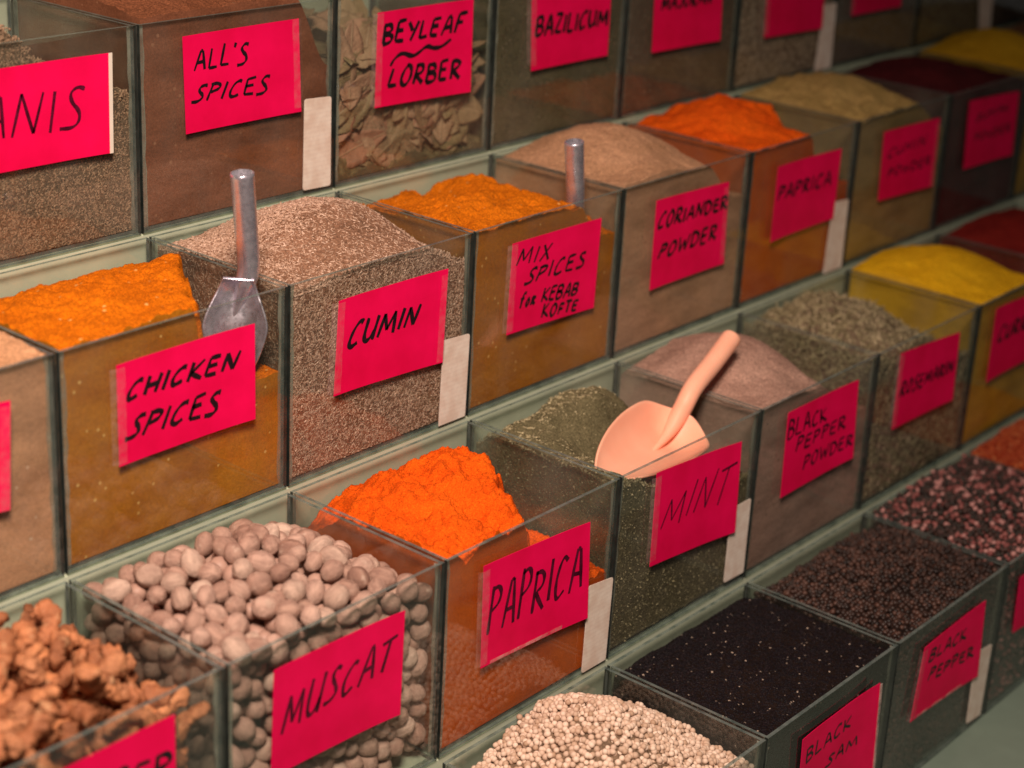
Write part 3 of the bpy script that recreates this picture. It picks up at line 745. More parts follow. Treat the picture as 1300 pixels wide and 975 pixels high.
P_RED = m_powder('dark_red_powder', (0.19, 0.012, 0.010), (0.26, 0.02, 0.014), 700, None, bump=0.5)

def edge(u, v, a, b, wid=0.05, seed=3.0):
    return S(-wid, wid, u - (a + b * v) + 0.05 * fbm(u, v, 7, 4, seed) + 0.02 * fbm(u, v, 26, 3, seed + 9))
def hf_chick(u, v):
    t = edge(u, v, 0.60, 0.55, 0.045, 3.3)
    hi = 0.985 + 0.045 * G(u, v, 0.55, 0.35, 0.4, 0.4) - 0.11 * S(0.62, 1, v) + 0.02 * fbm(u, v, 12, 4, 5.5)
    lo = 0.575 + 0.06 * v
    return hi * (1 - t) + lo * t
powder_heap(2, 0, 'chicken_spice_heap', 'heap of orange powder behind the CHICKEN SPICES card, cut away beside the scoop', P_CHICK, hf_chick, 2.2, 0.011, 9, 6, hh=0.55)
def hf_mix(u, v):
    h = 0.955 + 0.03 * G(u, v, 0.3, 0.4, 0.3, 0.4) - 0.07 * S(0.5, 1, v) - 0.20 * S(0.70, 0.92, u + 0.05 * fbm(u, v, 5, 3, 1)) * (1 - 0.5 * v)
    h += -0.07 * G(u, v, 0.52, 0.85, 0.06, 0.2) + 0.07 * G(u, v, 0.72, 0.78, 0.12, 0.16) + 0.02 * fbm(u, v, 12, 4, 8.5)
    return h
powder_heap(2, 2, 'kebab_spice_heap', 'heap of orange powder in the MIX SPICES bin', P_MIX, hf_mix, 4.1, 0.02, 7, 6)
def hf_pap1(u, v):
    t = edge(u, v, 0.50, 0.42, 0.09, 7.3)
    hi = 0.97 + 0.15 * G(u, v, 0.45, 0.52, 0.34, 0.30) - 0.10 * S(0.74, 1, v) - 0.10 * S(0.25, 0, u) * S(0.3, 1, v)
    hi += 0.045 * fbm(u, v, 8, 5, 2.7) - 0.05 * G(u, v, 0.33, 0.42, 0.05, 0.3)
    lo = 0.50 + 0.10 * v
    return hi * (1 - t) + lo * t
powder_heap(1, 1, 'paprika_heap', 'crumbly heap of vivid orange paprika powder between the nutmegs and the mint', P_PAP, hf_pap1, 6.3, 0.024, 10, 6, hh=0.5)
def hf_pap2(u, v):
    t = edge(u, v, 0.62, 0.40, 0.10, 5.1)
    hi = 0.965 + 0.16 * G(u, v, 0.48, 0.6, 0.34, 0.36) + 0.03 * fbm(u, v, 6, 4, 4.7) - 0.09 * G(u, v, 0.62, 0.45, 0.05, 0.25)
    return hi * (1 - t) + (0.58 + 0.1 * v) * t
powder_heap(2, 4, 'paprika_heap', 'smooth heap of orange paprika powder right of the coriander powder', P_PAP, hf_pap2, 8.7, 0.014, 6, 5)
powder_heap(2, 3, 'coriander_powder_heap', 'pale tan domed powder heap behind the CORIANDER POWDER card', P_COR,
            lambda u, v: 0.94 + 0.20 * G(u, v, 0.45, 0.60, 0.36, 0.44) + 0.05 * S(0.25, 0, v) * S(0.6, 0.3, u) - 0.22 * S(0.66, 0.92, u - 0.15 * v), 9.1, 0.012, 6, 6)
powder_heap(2, 5, 'cumin_powder_heap', 'ochre powder heap behind the CUMIN POWDER card', P_CUM,
            lambda u, v: 0.97 + 0.14 * G(u, v, 0.45, 0.6, 0.4, 0.4) - 0.22 * S(0.66, 0.95, u - 0.1 * v) + 0.02 * fbm(u, v, 9, 4, 3), 10.3, 0.02, 7, 5)
powder_heap(2, 6, 'sumac_heap', 'nearly black red powder heap behind the SUMAK card', P_SUM,
            lambda u, v: 0.93 + 0.13 * G(u, v, 0.5, 0.62, 0.4, 0.4), 11.9, 0.012)
powder_heap(2, 7, 'mustard_powder_heap', 'mustard yellow powder heap at the upper right', P_MUS,
            lambda u, v: 0.97 + 0.18 * G(u, v, 0.45, 0.6, 0.36, 0.4), 12.4, 0.014)
powder_heap(2, 8, 'brown_powder_heap', 'brown powder heap in the far upper right corner', P_BRN,
            lambda u, v: 0.97 + 0.14 * G(u, v, 0.5, 0.6, 0.4, 0.4), 13.6, 0.014)
powder_heap(2, -1, 'tan_powder_heap', 'tan powder heap at the left edge beside CHICKEN SPICES', P_TAN,
            lambda u, v: 0.98 + 0.10 * G(u, v, 0.5, 0.6, 0.4, 0.4) - 0.10 * S(0.7, 1, v), 14.2, 0.014)
powder_heap(1, 5, 'yellow_powder_heap', 'bright yellow powder heap right of the rosemary', P_YEL,
            lambda u, v: 0.965 + 0.15 * G(u, v, 0.38, 0.6, 0.38, 0.42) - 0.24 * S(0.66, 1, u), 15.5, 0.012)
powder_heap(1, 6, 'dark_red_powder_heap', 'dark red powder heap behind the bright yellow one', P_RED,
            lambda u, v: 0.95 + 0.12 * G(u, v, 0.5, 0.6, 0.4, 0.4), 16.5, 0.012)
powder_heap(1, 3, 'pepper_powder_heap', 'greyish pink ground pepper heap right of the peach scoop', P_BPP,
            lambda u, v: 0.88 + 0.23 * G(u, v, 0.42, 0.60, 0.36, 0.46) - 0.22 * S(0.50, 0.95, u - 0.15 * v) + 0.07 * S(0.3, 0, v) * S(0.5, 0.2, u), 17.5, 0.012, 6, 6)
powder_heap(3, 1, 'allspice_heap', "high brown powder heap behind the ALL'S SPICES card", P_ALL,
            lambda u, v: 1.0 + 0.18 * G(u, v, 0.4, 0.55, 0.42, 0.4) - 0.36 * S(0.80, 1.0, u - 0.05 * v), 18.5, 0.014, 6, 6)

# ------------------------------------------------------------------ seeds, herbs and corns
SP5 = tmpl_spindle(5); SP4 = tmpl_spindle(4); ICO1 = tmpl_ico(2); ICO0 = tmpl_ico(2); FL = tmpl_flake(); CH = tmpl_chip()
K_CUM = m_powder('cumin_seed_core', (0.20, 0.10, 0.06), (0.28, 0.14, 0.085), 500)
K_HERB = m_powder('herb_core', (0.10, 0.083, 0.043), (0.16, 0.132, 0.07), 600)
K_DARK = m_powder('dark_core', (0.010, 0.006, 0.005), (0.018, 0.010, 0.008), 600)
K_PALE = m_powder('gap_shade_core', (0.16, 0.10, 0.065), (0.22, 0.14, 0.09), 600)  # core coloured darker than its grains to paint shade into the gaps
K_BRN = m_powder('brown_core', (0.13, 0.085, 0.055), (0.18, 0.12, 0.075), 600)
g_cum = m_grain('cumin_seed', [(0.24, 0.135, 0.088), (0.44, 0.265, 0.18), (0.60, 0.385, 0.275), (0.34, 0.195, 0.13), (0.74, 0.51, 0.39), (0.28, 0.15, 0.10)], 0.6)
grain_heap(2, 1, 'cumin_seed_heap', 'domed heap of pinkish brown cumin seeds behind the CUMIN card', K_CUM, g_cum,
           lambda u, v: 0.92 + 0.21 * G(u, v, 0.56, 0.55, 0.40, 0.42) - 0.10 * S(0.75, 1, u), SP4, (0.0046, 0.00125, 0.00125), (17000, 12000, 5000), 1.7, 0.012, 5, 4, 0.0, 0.85, 0.16)
g_ani = m_grain('aniseed', [(0.17, 0.10, 0.06), (0.30, 0.18, 0.11), (0.38, 0.24, 0.15), (0.24, 0.145, 0.085)], 0.7)
grain_heap(3, 0, 'aniseed_heap', 'heap of drab brown aniseed behind the ANIS card', K_BRN, g_ani,
           lambda u, v: 0.68 + 0.42 * S(0.85, 0.3, u + 0.1 * v) + 0.05 * v, SP4, (0.0036, 0.0015, 0.0014), (8000, 10000, 500), 2.7, 0.016, 5, 4, 0.0, 0.8, 0.2)
g_min = m_grain('dried_mint_flake', [(0.11, 0.092, 0.046), (0.36, 0.29, 0.16), (0.55, 0.45, 0.27), (0.19, 0.158, 0.08), (0.48, 0.40, 0.25), (0.27, 0.22, 0.115)], 0.8, 0.1)
def hf_mint(u, v):
    return 0.915 + 0.115 * G(u, v, 0.52, 0.76, 0.34, 0.24) - 0.30 * S(0.04, 0.72, u) * S(0.72, 0.36, v) - 0.05 * G(u, v, 0.30, 0.62, 0.09, 0.16) - 0.20 * S(0.62, 1, u) * S(0.3, 0.7, v) - 0.07 * S(0.85, 1, v) + 0.025 * fbm(u, v, 7, 4, 6)
grain_heap(1, 2, 'dried_mint_heap', 'heap of grey green dried mint under the peach scoop', K_HERB, g_min, hf_mint, FL,
           (0.0030, 0.0015, 0.0013), (22000, 14000, 10000), 3.7, 0.02, 7, 5, 0.0, 0.6, 0.3, smooth=False)
g_ros = m_grain('rosemary_needle', [(0.13, 0.10, 0.05), (0.27, 0.215, 0.115), (0.46, 0.37, 0.22), (0.18, 0.14, 0.07), (0.54, 0.42, 0.27)], 0.75, 0.15)
grain_heap(1, 4, 'rosemary_heap', 'bristly heap of dried rosemary needles', K_BRN, g_ros,
           lambda u, v: 0.86 + 0.17 * G(u, v, 0.42, 0.62, 0.36, 0.40) - 0.18 * S(0.55, 0.95, u) + 0.03 * fbm(u, v, 7, 4, 6), SP4, (0.0150, 0.0013, 0.0011), (6500, 3200, 2500), 4.7, 0.03, 7, 5, 0.0, 0.72, 0.25)
g_whi = m_grain('pale_peppercorn', [(0.50, 0.33, 0.235), (0.66, 0.47, 0.36), (0.76, 0.57, 0.45), (0.60, 0.41, 0.30), (0.42, 0.26, 0.17)], 0.6, 0.25)
grain_heap(0, 1, 'pale_peppercorn_heap', 'pointed heap of pale peppercorns in the bottom tier', K_PALE, g_whi,
           lambda u, v: 0.80 + 0.36 * G(u, v, 0.50, 0.60, 0.40, 0.55), ICO1, (0.0047, 0.0047, 0.0046), (1000, 200, 200), 5.7, 0.02, 5, 4, 0.0047, 0.4, 0.05, sink=0.0)
g_ses = m_grain('black_sesame', [(0.004, 0.003, 0.004), (0.009, 0.006, 0.008), (0.018, 0.010, 0.011), (0.005, 0.004, 0.005), (0.005, 0.003, 0.005), (0.008, 0.005, 0.007), (0.007, 0.005, 0.007), (0.42, 0.31, 0.24)], 0.55, 0.15)
for e in g_ses.node_tree.nodes:
    if e.bl_idname == 'ShaderNodeValToRGB': e.color_ramp.elements[6].position = 0.989; e.color_ramp.elements[7].position = 0.997
grain_heap(0, 2, 'black_sesame_heap', 'flat heap of black sesame flecked with pale chaff', K_DARK, g_ses,
           lambda u, v: 0.945 + 0.035 * G(u, v, 0.5, 0.5, 0.5, 0.5) - 0.03 * S(0.85, 1, v), SP5, (0.0029, 0.0018, 0.0013), (15000, 5000, 3500), 6.7, 0.014, 6, 4, 0.0, 0.7, 0.18)
g_bpe = m_grain('black_peppercorn', [(0.010, 0.005, 0.004), (0.030, 0.013, 0.009), (0.085, 0.036, 0.024), (0.014, 0.007, 0.005), (0.042, 0.018, 0.012)], 0.5, 0.4, 0)
grain_heap(0, 3, 'black_peppercorn_heap', 'heap of dark brown peppercorns behind the BLACK PEPPER card', K_DARK, g_bpe,
           lambda u, v: 0.955 + 0.07 * G(u, v, 0.6, 0.5, 0.4, 0.45) - 0.06 * S(0.8, 1, v), ICO0, (0.0045, 0.0044, 0.0043), (350, 2200, 1200), 7.7, 0.022, 7, 5, 0.0045, 0.4, 0.07, sink=0.0)
g_rpe = m_grain('mixed_peppercorn', [(0.018, 0.010, 0.008), (0.035, 0.018, 0.014), (0.20, 0.055, 0.05), (0.05, 0.022, 0.018), (0.025, 0.018, 0.014), (0.44, 0.20, 0.18), (0.06, 0.028, 0.022), (0.030, 0.02, 0.016), (0.28, 0.09, 0.08), (0.52, 0.32, 0.27)], 0.5, 0.35, 0, True)
grain_heap(0, 4, 'mixed_peppercorn_heap', 'heap of speckled pink and black peppercorns at the lower right', K_DARK, g_rpe,
           lambda u, v: 0.97 + 0.09 * G(u, v, 0.5, 0.55, 0.4, 0.45), ICO0, (0.0049, 0.0048, 0.0047), (350, 1800, 1000), 8.7, 0.022, 7, 5, 0.0049, 0.4, 0.07, sink=0.0)
g_chi = m_grain('chilli_flake', [(0.20, 0.02, 0.009), (0.36, 0.05, 0.014), (0.48, 0.10, 0.025), (0.28, 0.03, 0.011), (0.54, 0.19, 0.07)], 0.55, 0.25)
K_RED = m_powder('chilli_core', (0.22, 0.025, 0.01), (0.30, 0.04, 0.014), 600)
grain_heap(0, 5, 'chilli_flake_heap', 'heap of orange red chilli flakes at the right edge', K_RED, g_chi,
           lambda u, v: 0.97 + 0.12 * G(u, v, 0.5, 0.55, 0.4, 0.45), CH, (0.0044, 0.0034, 0.0018), (5200, 1500, 1500), 9.7, 0.02, 6, 4, 0.0, 0.6, 0.3)
g_bas = m_grain('dried_basil', [(0.05, 0.036, 0.022), (0.13, 0.094, 0.058), (0.25, 0.18, 0.115), (0.08, 0.058, 0.035)], 0.8, 0.1)
grain_heap(3, 3, 'dried_basil_heap', 'dark brown green dried basil filling the BAZILICUM bin', K_HERB, g_bas,
           lambda u, v: 0.99 + 0.05 * G(u, v, 0.5, 0.5, 0.4, 0.4), FL, (0.0036, 0.0024, 0.0018), (5000, 9000, 5000), 10.7, 0.014, 6, 4, 0.0, 0.6, 0.3, smooth=False)
g_mar = m_grain('dried_marjoram', [(0.10, 0.066, 0.042), (0.20, 0.14, 0.09), (0.32, 0.225, 0.15), (0.14, 0.098, 0.062)], 0.8, 0.1)
grain_heap(3, 4, 'dried_marjoram_heap', 'brown dried marjoram filling the MAJORAN bin', K_BRN, g_mar,
           lambda u, v: 0.99 + 0.05 * G(u, v, 0.5, 0.5, 0.4, 0.4), FL, (0.0036, 0.0024, 0.0018), (4000, 8000, 3000), 11.7, 0.014, 6, 4, 0.0, 0.6, 0.3, smooth=False)
g_bei = m_grain('beige_seed', [(0.34, 0.24, 0.15), (0.48, 0.35, 0.235), (0.58, 0.43, 0.30), (0.40, 0.29, 0.19)], 0.7)
grain_heap(3, 5, 'beige_seed_heap', 'beige seeds filling a top tier bin left of the upper white sticker', K_PALE, g_bei,
           lambda u, v: 0.99 + 0.05 * G(u, v, 0.5, 0.5, 0.4, 0.4), SP4, (0.0045, 0.0024, 0.0022), (3000, 5000, 2000), 12.7, 0.014, 6, 4, 0.0, 0.8, 0.2)
g_gre = m_grain('grey_brown_seed', [(0.13, 0.10, 0.085), (0.20, 0.16, 0.135), (0.26, 0.21, 0.175)], 0.7)
grain_heap(3, 6, 'grey_seed_heap', 'grey brown seeds in the top tier right of the beige seeds', K_BRN, g_gre,
           lambda u, v: 0.99 + 0.05 * G(u, v, 0.5, 0.5, 0.4, 0.4), SP4, (0.0032, 0.0022, 0.0020), (3000, 7000, 2000), 13.7, 0.014, 6, 4, 0.0, 0.8, 0.2)
g_spk = m_grain('greenish_seed', [(0.12, 0.105, 0.05), (0.24, 0.20, 0.10), (0.36, 0.30, 0.165), (0.16, 0.14, 0.07)], 0.7)
grain_heap(3, 7, 'greenish_seed_heap', 'speckled greenish seeds in the top tier near the right edge', K_BRN, g_spk,
           lambda u, v: 0.99 + 0.05 * G(u, v, 0.5, 0.5, 0.4, 0.4), SP4, (0.0060, 0.0028, 0.0026), (2500, 3500, 1500), 14.7, 0.014, 6, 4, 0.0, 0.8, 0.2)
g_drk = m_grain('dark_seed', [(0.05, 0.04, 0.03), (0.09, 0.07, 0.05), (0.12, 0.09, 0.07)], 0.7)
grain_heap(3, 8, 'dark_seed_heap', 'dark seeds in the top right corner', K_DARK, g_drk,
           lambda u, v: 0.99 + 0.05 * G(u, v, 0.5, 0.5, 0.4, 0.4), SP4, (0.0045, 0.0028, 0.0026), (2000, 3500, 1500), 15.7, 0.014, 6, 4, 0.0, 0.8, 0.2)

# ------------------------------------------------------------------ packed pieces: nutmegs and ginger
def pack(row, i, n, r, hf, seed, iters=160, xmin=None):
    x0, y0, z0, wd, D, H = BIN[(row, i)]
    rg = np.random.default_rng(seed)
    lo = np.array([T + (xmin or 0), T, T]) + r; hi = np.array([wd - T, D - T, 0]) - r
    P = rg.random((n, 3)).astype(np.float64); P[:, :2] = lo[:2] + P[:, :2] * (hi[:2] - lo[:2])
    def top(Q):
        u = (Q[:, 0] - T) / (wd - 2 * T); v = (Q[:, 1] - T) / (D - 2 * T)
        return np.array([hf(a, b) for a, b in zip(u, v)]) * HS[row] - r * 0.75
    tp = top(P); P[:, 2] = lo[2] + P[:, 2] * (tp - lo[2])
    for it in range(iters):
        d = (P[:, None] - P[None]).astype(np.float32); dist = np.sqrt((d ** 2).sum(-1)) + np.eye(n, dtype=np.float32) * 9
        ov = np.clip(2 * r - dist, 0, None)
        P = P + 0.30 * (d / dist[..., None] * ov[..., None]).sum(1)
        if it < iters * 0.8: P += rg.normal(size=P.shape) * r * 0.03
        P[:, :2] = np.clip(P[:, :2], lo[:2], hi[:2])
        if it % 4 == 0: tp = top(P)
        P[:, 2] = np.minimum(np.maximum(P[:, 2], lo[2]), tp)
    tp = top(P)
    # seen = near the top, the front pane or the left pane
    depth = np.minimum(np.minimum(tp - P[:, 2], P[:, 1] - lo[1]), P[:, 0] - lo[0])
    return P, depth
def nutmeg_mesh(seed):
    bm = bmesh.new(); bmesh.ops.create_icosphere(bm, subdivisions=4, radius=0.5)
    rr = random.Random(seed); o = Vector((seed * 3.1, 1, 2)); k = rr.uniform(1.14, 1.36)
    for v in bm.verts:
        p = v.co.normalized()
        a = MN.fractal(p * 1.6 + o, 0.9, 2.0, 3) * 0.055
        g = MN.ridged_multi_fractal(Vector((p.x * 1.2, p.y * 4.2, p.z * 4.2)) + o, 0.9, 2.1, 3, 0.9, 2.0) * 0.012
        rad = 0.5 * (1 + a - g + 0.02) * (1 - 0.06 * p.x)
        v.co = Vector((p.x * rad * k, p.y * rad, p.z * rad * rr.uniform(0.995, 1.005)))
        if p.x > 0.95: v.co.x -= 0.02 * (p.x - 0.95) / 0.05
    me = bpy.data.meshes.new('nutmeg'); bm.to_mesh(me); bm.free()
    me.polygons.foreach_set('use_smooth', [True] * len(me.polygons))
    return me
def m_nut(name, stops, sc_=60, bump=0.5, patch=None):
    m, nt, out = newmat(name)
    inf = N(nt, 'ShaderNodeObjectInfo'); tc = N(nt, 'ShaderNodeTexCoord')
    add = N(nt, 'ShaderNodeVectorMath', operation='ADD'); sca = N(nt, 'ShaderNodeVectorMath', operation='SCALE')
    cmb = N(nt, 'ShaderNodeCombineXYZ')
    for k in range(3): nt.links.new(inf.outputs['Random'], cmb.inputs[k])
    nt.links.new(cmb.outputs[0], sca.inputs[0]); sca.inputs['Scale'].default_value = 40.0
    nt.links.new(tc.outputs['Object'], add.inputs[0]); nt.links.new(sca.outputs[0], add.inputs[1])
    mp = N(nt, 'ShaderNodeMapping'); mp.inputs['Scale'].default_value = (0.35, 1, 1); nt.links.new(add.outputs[0], mp.inputs[0])
    k = len(stops) - 1
    r = ramp(nt, inf.outputs['Random'], [(j / k, s) for j, s in enumerate(stops)])
    n1 = noise(nt, sc_ * 0.05, 5, 0.65, mp.outputs[0]); n2 = noise(nt, sc_ * 0.45, 4, 0.7, add.outputs[0])
    g1 = ramp(nt, n1.outputs['Fac'], [(0.32, (0.68, 0.62, 0.60)), (0.66, (1.22, 1.2, 1.16))])
    g2 = ramp(nt, n2.outputs['Fac'], [(0.3, (0.75,)*3), (0.7, (1.2,)*3)])
    col = mix(nt, 0.9, r.outputs[0], g1.outputs[0], 'MULTIPLY'); col = mix(nt, 0.6, col, g2.outputs[0], 'MULTIPLY')
    if patch:
        n3 = noise(nt, sc_ * 0.035, 3, 0.6, add.outputs[0])
        pr = ramp(nt, n3.outputs['Fac'], [(0.60, (0,)*3), (0.70, (0.75,)*3)])
        col = mix(nt, pr.outputs[0], col, patch)
    h = math_(nt, 'ADD', n1.outputs['Fac'], math_(nt, 'MULTIPLY', n2.outputs['Fac'], 0.5))
    princ(nt, out, col, 0.5, 0.32, 0.0, h, bump, 0.0024)
    return m
M_NUT = m_nut('nutmeg_shell', [(0.34, 0.19, 0.145), (0.50, 0.305, 0.24), (0.60, 0.385, 0.31), (0.41, 0.24, 0.185), (0.72, 0.52, 0.42)], 60, 0.8, (0.60, 0.41, 0.32))
def scatter_pieces(row, i, P, depth, meshes, size, name, label, group, restname, restlabel, cut, cap, seed, mat, svar=0.12, cat='nutmeg', gsc=(1, 1, 1)):
    rr = random.Random(seed)
    x0, y0, z0, wd, D, H = BIN[(row, i)]
    order = np.argsort(depth)
    shown = [k for k in order if depth[k] < cut][:cap]
    rest = [k for k in order if k not in set(shown)]
    def xf(k):
        s = size * rr.uniform(1 - svar, 1 + svar)
        return (Matrix.Translation(Vector(P[k]) + Vector((x0, y0, z0))) @ Matrix.Rotation(rr.uniform(0, 6.28), 4, 'Z') @ Matrix.Rotation(rr.uniform(-0.9, 0.9), 4, 'Y')
                @ Matrix.Rotation(rr.uniform(0, 6.28), 4, 'X') @ Matrix.Diagonal((s * gsc[0], s * gsc[1], s * gsc[2], 1)))
    for me in meshes: me.materials.append(mat)
    protos = []
    for k in shown:
        M = xf(k); me = rr.choice(meshes)
        # keep the piece inside the panes
        co = np.empty(len(me.vertices) * 3, np.float32); me.vertices.foreach_get('co', co); co = co.reshape(-1, 3)
        A = np.array(M)[:3, :3]; W_ = co @ A.T + np.array(M.translation)
        lo = np.array([x0 + T + .0004, y0 + T + .0004, z0 + T + .0004]); hi = np.array([x0 + wd - T - .0004, y0 + D - T - .0004, 9])
        sh = np.maximum(lo - W_.min(0), 0) - np.maximum(W_.max(0) - hi, 0)
        M = Matrix.Translation(Vector(map(float, sh))) @ M
        if not protos:
            o = bpy.data.objects.new(name, me); protos.append(o)
        else:
            o = protos[0].copy(); o.data = me
        sc.collection.objects.link(o); o.matrix_world = M
        tag(o, label, cat, group)
    if rest:
        V, F = [], []
        lowm = bmesh.new(); bmesh.ops.create_icosphere(lowm, subdivisions=2, radius=0.5)
        for k in rest:
            M = xf(k); b = len(V)
            V += [tuple(M @ v.co) for v in lowm.verts]; F += [tuple(b + v.index for v in f.verts) for f in lowm.faces]
        V = [(min(max(a, x0 + T + .001), x0 + wd - T - .001), min(max(b_, y0 + T + .001), y0 + D - T - .001), max(c, z0 + T + .001)) for a, b_, c in V]
        lowm.free()
        o = link(restname, mesh_from(restname, V, F, True), mat)
        tag(o, restlabel, cat, None, 'stuff')
def hf_nut(u, v): return 1.0 + 0.10 * G(u, v, 0.42, 0.54, 0.40, 0.36) - 0.13 * S(0.70, 1, u) - 0.05 * S(0.8, 1, v)
P_, d_ = pack(1, 0, 1420, 0.0075, hf_nut, 3, 85)
scatter_pieces(1, 0, P_, d_, [nutmeg_mesh(s) for s in range(1, 7)], 0.0139, 'nutmeg', 'whole pinkish brown nutmeg in the bin with the MUSCAT card', 'nutmegs heaped in the MUSCAT bin',
               'nutmeg_fill', 'nutmegs deeper in the MUSCAT bin', 0.014, 300, 5, M_NUT, 0.19)
def ginger_mesh(seed):
    rr = random.Random(seed)
    n = rr.choice([4, 5, 6, 8, 9]); p = Vector((0, 0, 0)); d = Vector((1, 0, 0)); pts = []
    bend = rr.choice([0.15, 0.4, 0.55, 0.68]) * rr.choice([-1, 1])
    for k in range(n):
        pts.append((p.copy(), rr.uniform(0.15, 0.26) * (0.75 if k in (0, n - 1) else 1)))
        d = (Matrix.Rotation(bend + rr.uniform(-.25, .25), 3, 'Z') @ Matrix.Rotation(rr.uniform(-.25, .25), 3, 'Y') @ d)
        p = p + d * 0.17
    c = sum((q for q, _ in pts), Vector()) / n
    bm = bmesh.new(); rings = []; sides = 14
    sub = []
    for (a, ra), (b, rb) in zip(pts, pts[1:]):
        for t in (0, 1/3, 2/3): sub.append((a.lerp(b, t), ra + (rb - ra) * t))
    sub.append(pts[-1])
    sq = rr.uniform(0.7, 1.0)
    for k, (q, r) in enumerate(sub):
        dd = (sub[min(len(sub)-1, k+1)][0] - sub[max(0, k-1)][0]).normalized()
        up = Vector((0, 0, 1)); s = dd.cross(up).normalized(); u2 = s.cross(dd)
        r *= 1 + 0.08 * math.sin(k * 2.1 + seed)
        rings.append([bm.verts.new(q - c + (s * math.cos(t) + u2 * math.sin(t) * sq) * r) for t in [6.2832 * j / sides for j in range(sides)]])
    for a, b in zip(rings, rings[1:]):
        for j in range(sides): bm.faces.new([a[j], a[(j+1) % sides], b[(j+1) % sides], b[j]])
    for ring, off in ((rings[0], -1), (rings[-1], 1)):
        cc = sum((v.co for v in ring), Vector()) / sides
        dd = (sub[1][0] - sub[0][0]).normalized() * -1 if off < 0 else (sub[-1][0] - sub[-2][0]).normalized()
        t = bm.verts.new(cc + dd * 0.05)
        for j in range(sides):
            f = [ring[j], ring[(j+1) % sides], t]
            bm.faces.new(f if off > 0 else f[::-1])
    bmesh.ops.subdivide_edges(bm, edges=list(bm.edges), cuts=1, use_grid_fill=True)
    bm.normal_update()
    o = Vector((seed * 2.3, 0, 5))
    for v in bm.verts:
        v.co += v.normal * (0.085 * MN.fractal(v.co * 2.6 + o, 0.8, 2.0, 4) + 0.028 * MN.noise(v.co * 13 + o))
    bmesh.ops.recalc_face_normals(bm, faces=list(bm.faces))
    me = bpy.data.meshes.new('ginger_piece'); bm.to_mesh(me); bm.free()
    me.polygons.foreach_set('use_smooth', [True] * len(me.polygons))
    return me
M_GIN = m_nut('dried_ginger_skin', [(0.24, 0.085, 0.035), (0.44, 0.16, 0.07), (0.60, 0.24, 0.105), (0.32, 0.11, 0.045), (0.52, 0.22, 0.105)], 90, 0.6, (0.62, 0.33, 0.17))
def hf_gin(u, v): return 1.03 + 0.12 * G(u, v, 0.4, 0.55, 0.40, 0.45) - 0.26 * S(0.70, 1, u)
P_, d_ = pack(1, -1, 600, 0.0098, hf_gin, 8, 110)
scatter_pieces(1, -1, P_, d_, [ginger_mesh(s) for s in range(1, 11)], 0.0275, 'ginger_piece', 'knobbly orange brown piece of dried ginger in the lower left bin', 'ginger pieces heaped in the lower left bin',
               'ginger_fill', 'ginger pieces deeper in the lower left bin', 0.026, 260, 9, M_GIN, 0.3, 'ginger')

# ------------------------------------------------------------------ bay leaves
def leaf_mesh(seed):
    rr = random.Random(seed); V, F = [], []
    nx, ny = 16, 6; wv = rr.uniform(0.20, 0.26); curl = rr.uniform(-0.45, 0.45); roll = rr.uniform(0.05, 0.55) * rr.choice([-1, 1]); ph = rr.uniform(0, 6)
    for side in (0, 1):
        for i in range(nx + 1):
            t = i / nx; x = t - 0.5
            hw = wv * math.sin(math.pi * t ** 0.85) ** 0.8 + (0.006 if 0 < i < nx else 0.003)
            for j in range(ny + 1):
                s = j / ny * 2 - 1
                y = s * hw * (1 + 0.05 * math.sin(t * 31 + ph + s * 2))
                z = curl * x * x * 0.5 + roll * (y * y) * 1.6 + 0.02 * math.sin(t * 9 + ph) * s - 0.012 * (1 - abs(s)) * 0.6
                V.append((x, y, z - 0.004 * side))
    K = (nx + 1) * (ny + 1)
    for i in range(nx):
        for j in range(ny):
            a = i * (ny + 1) + j
            F.append((a, a + ny + 1, a + ny + 2, a + 1)); F.append((K + a, K + a + 1, K + a + ny + 2, K + a + ny + 1))
    ring = [i * (ny + 1) for i in range(nx + 1)] + [nx * (ny + 1) + j for j in range(1, ny + 1)] + [i * (ny + 1) + ny for i in range(nx - 1, -1, -1)] + [j for j in range(ny - 1, 0, -1)]
    for a, b in zip(ring, ring[1:] + ring[:1]): F.append((b, a, K + a, K + b))
    return mesh_from('bay_leaf', V, F, True)
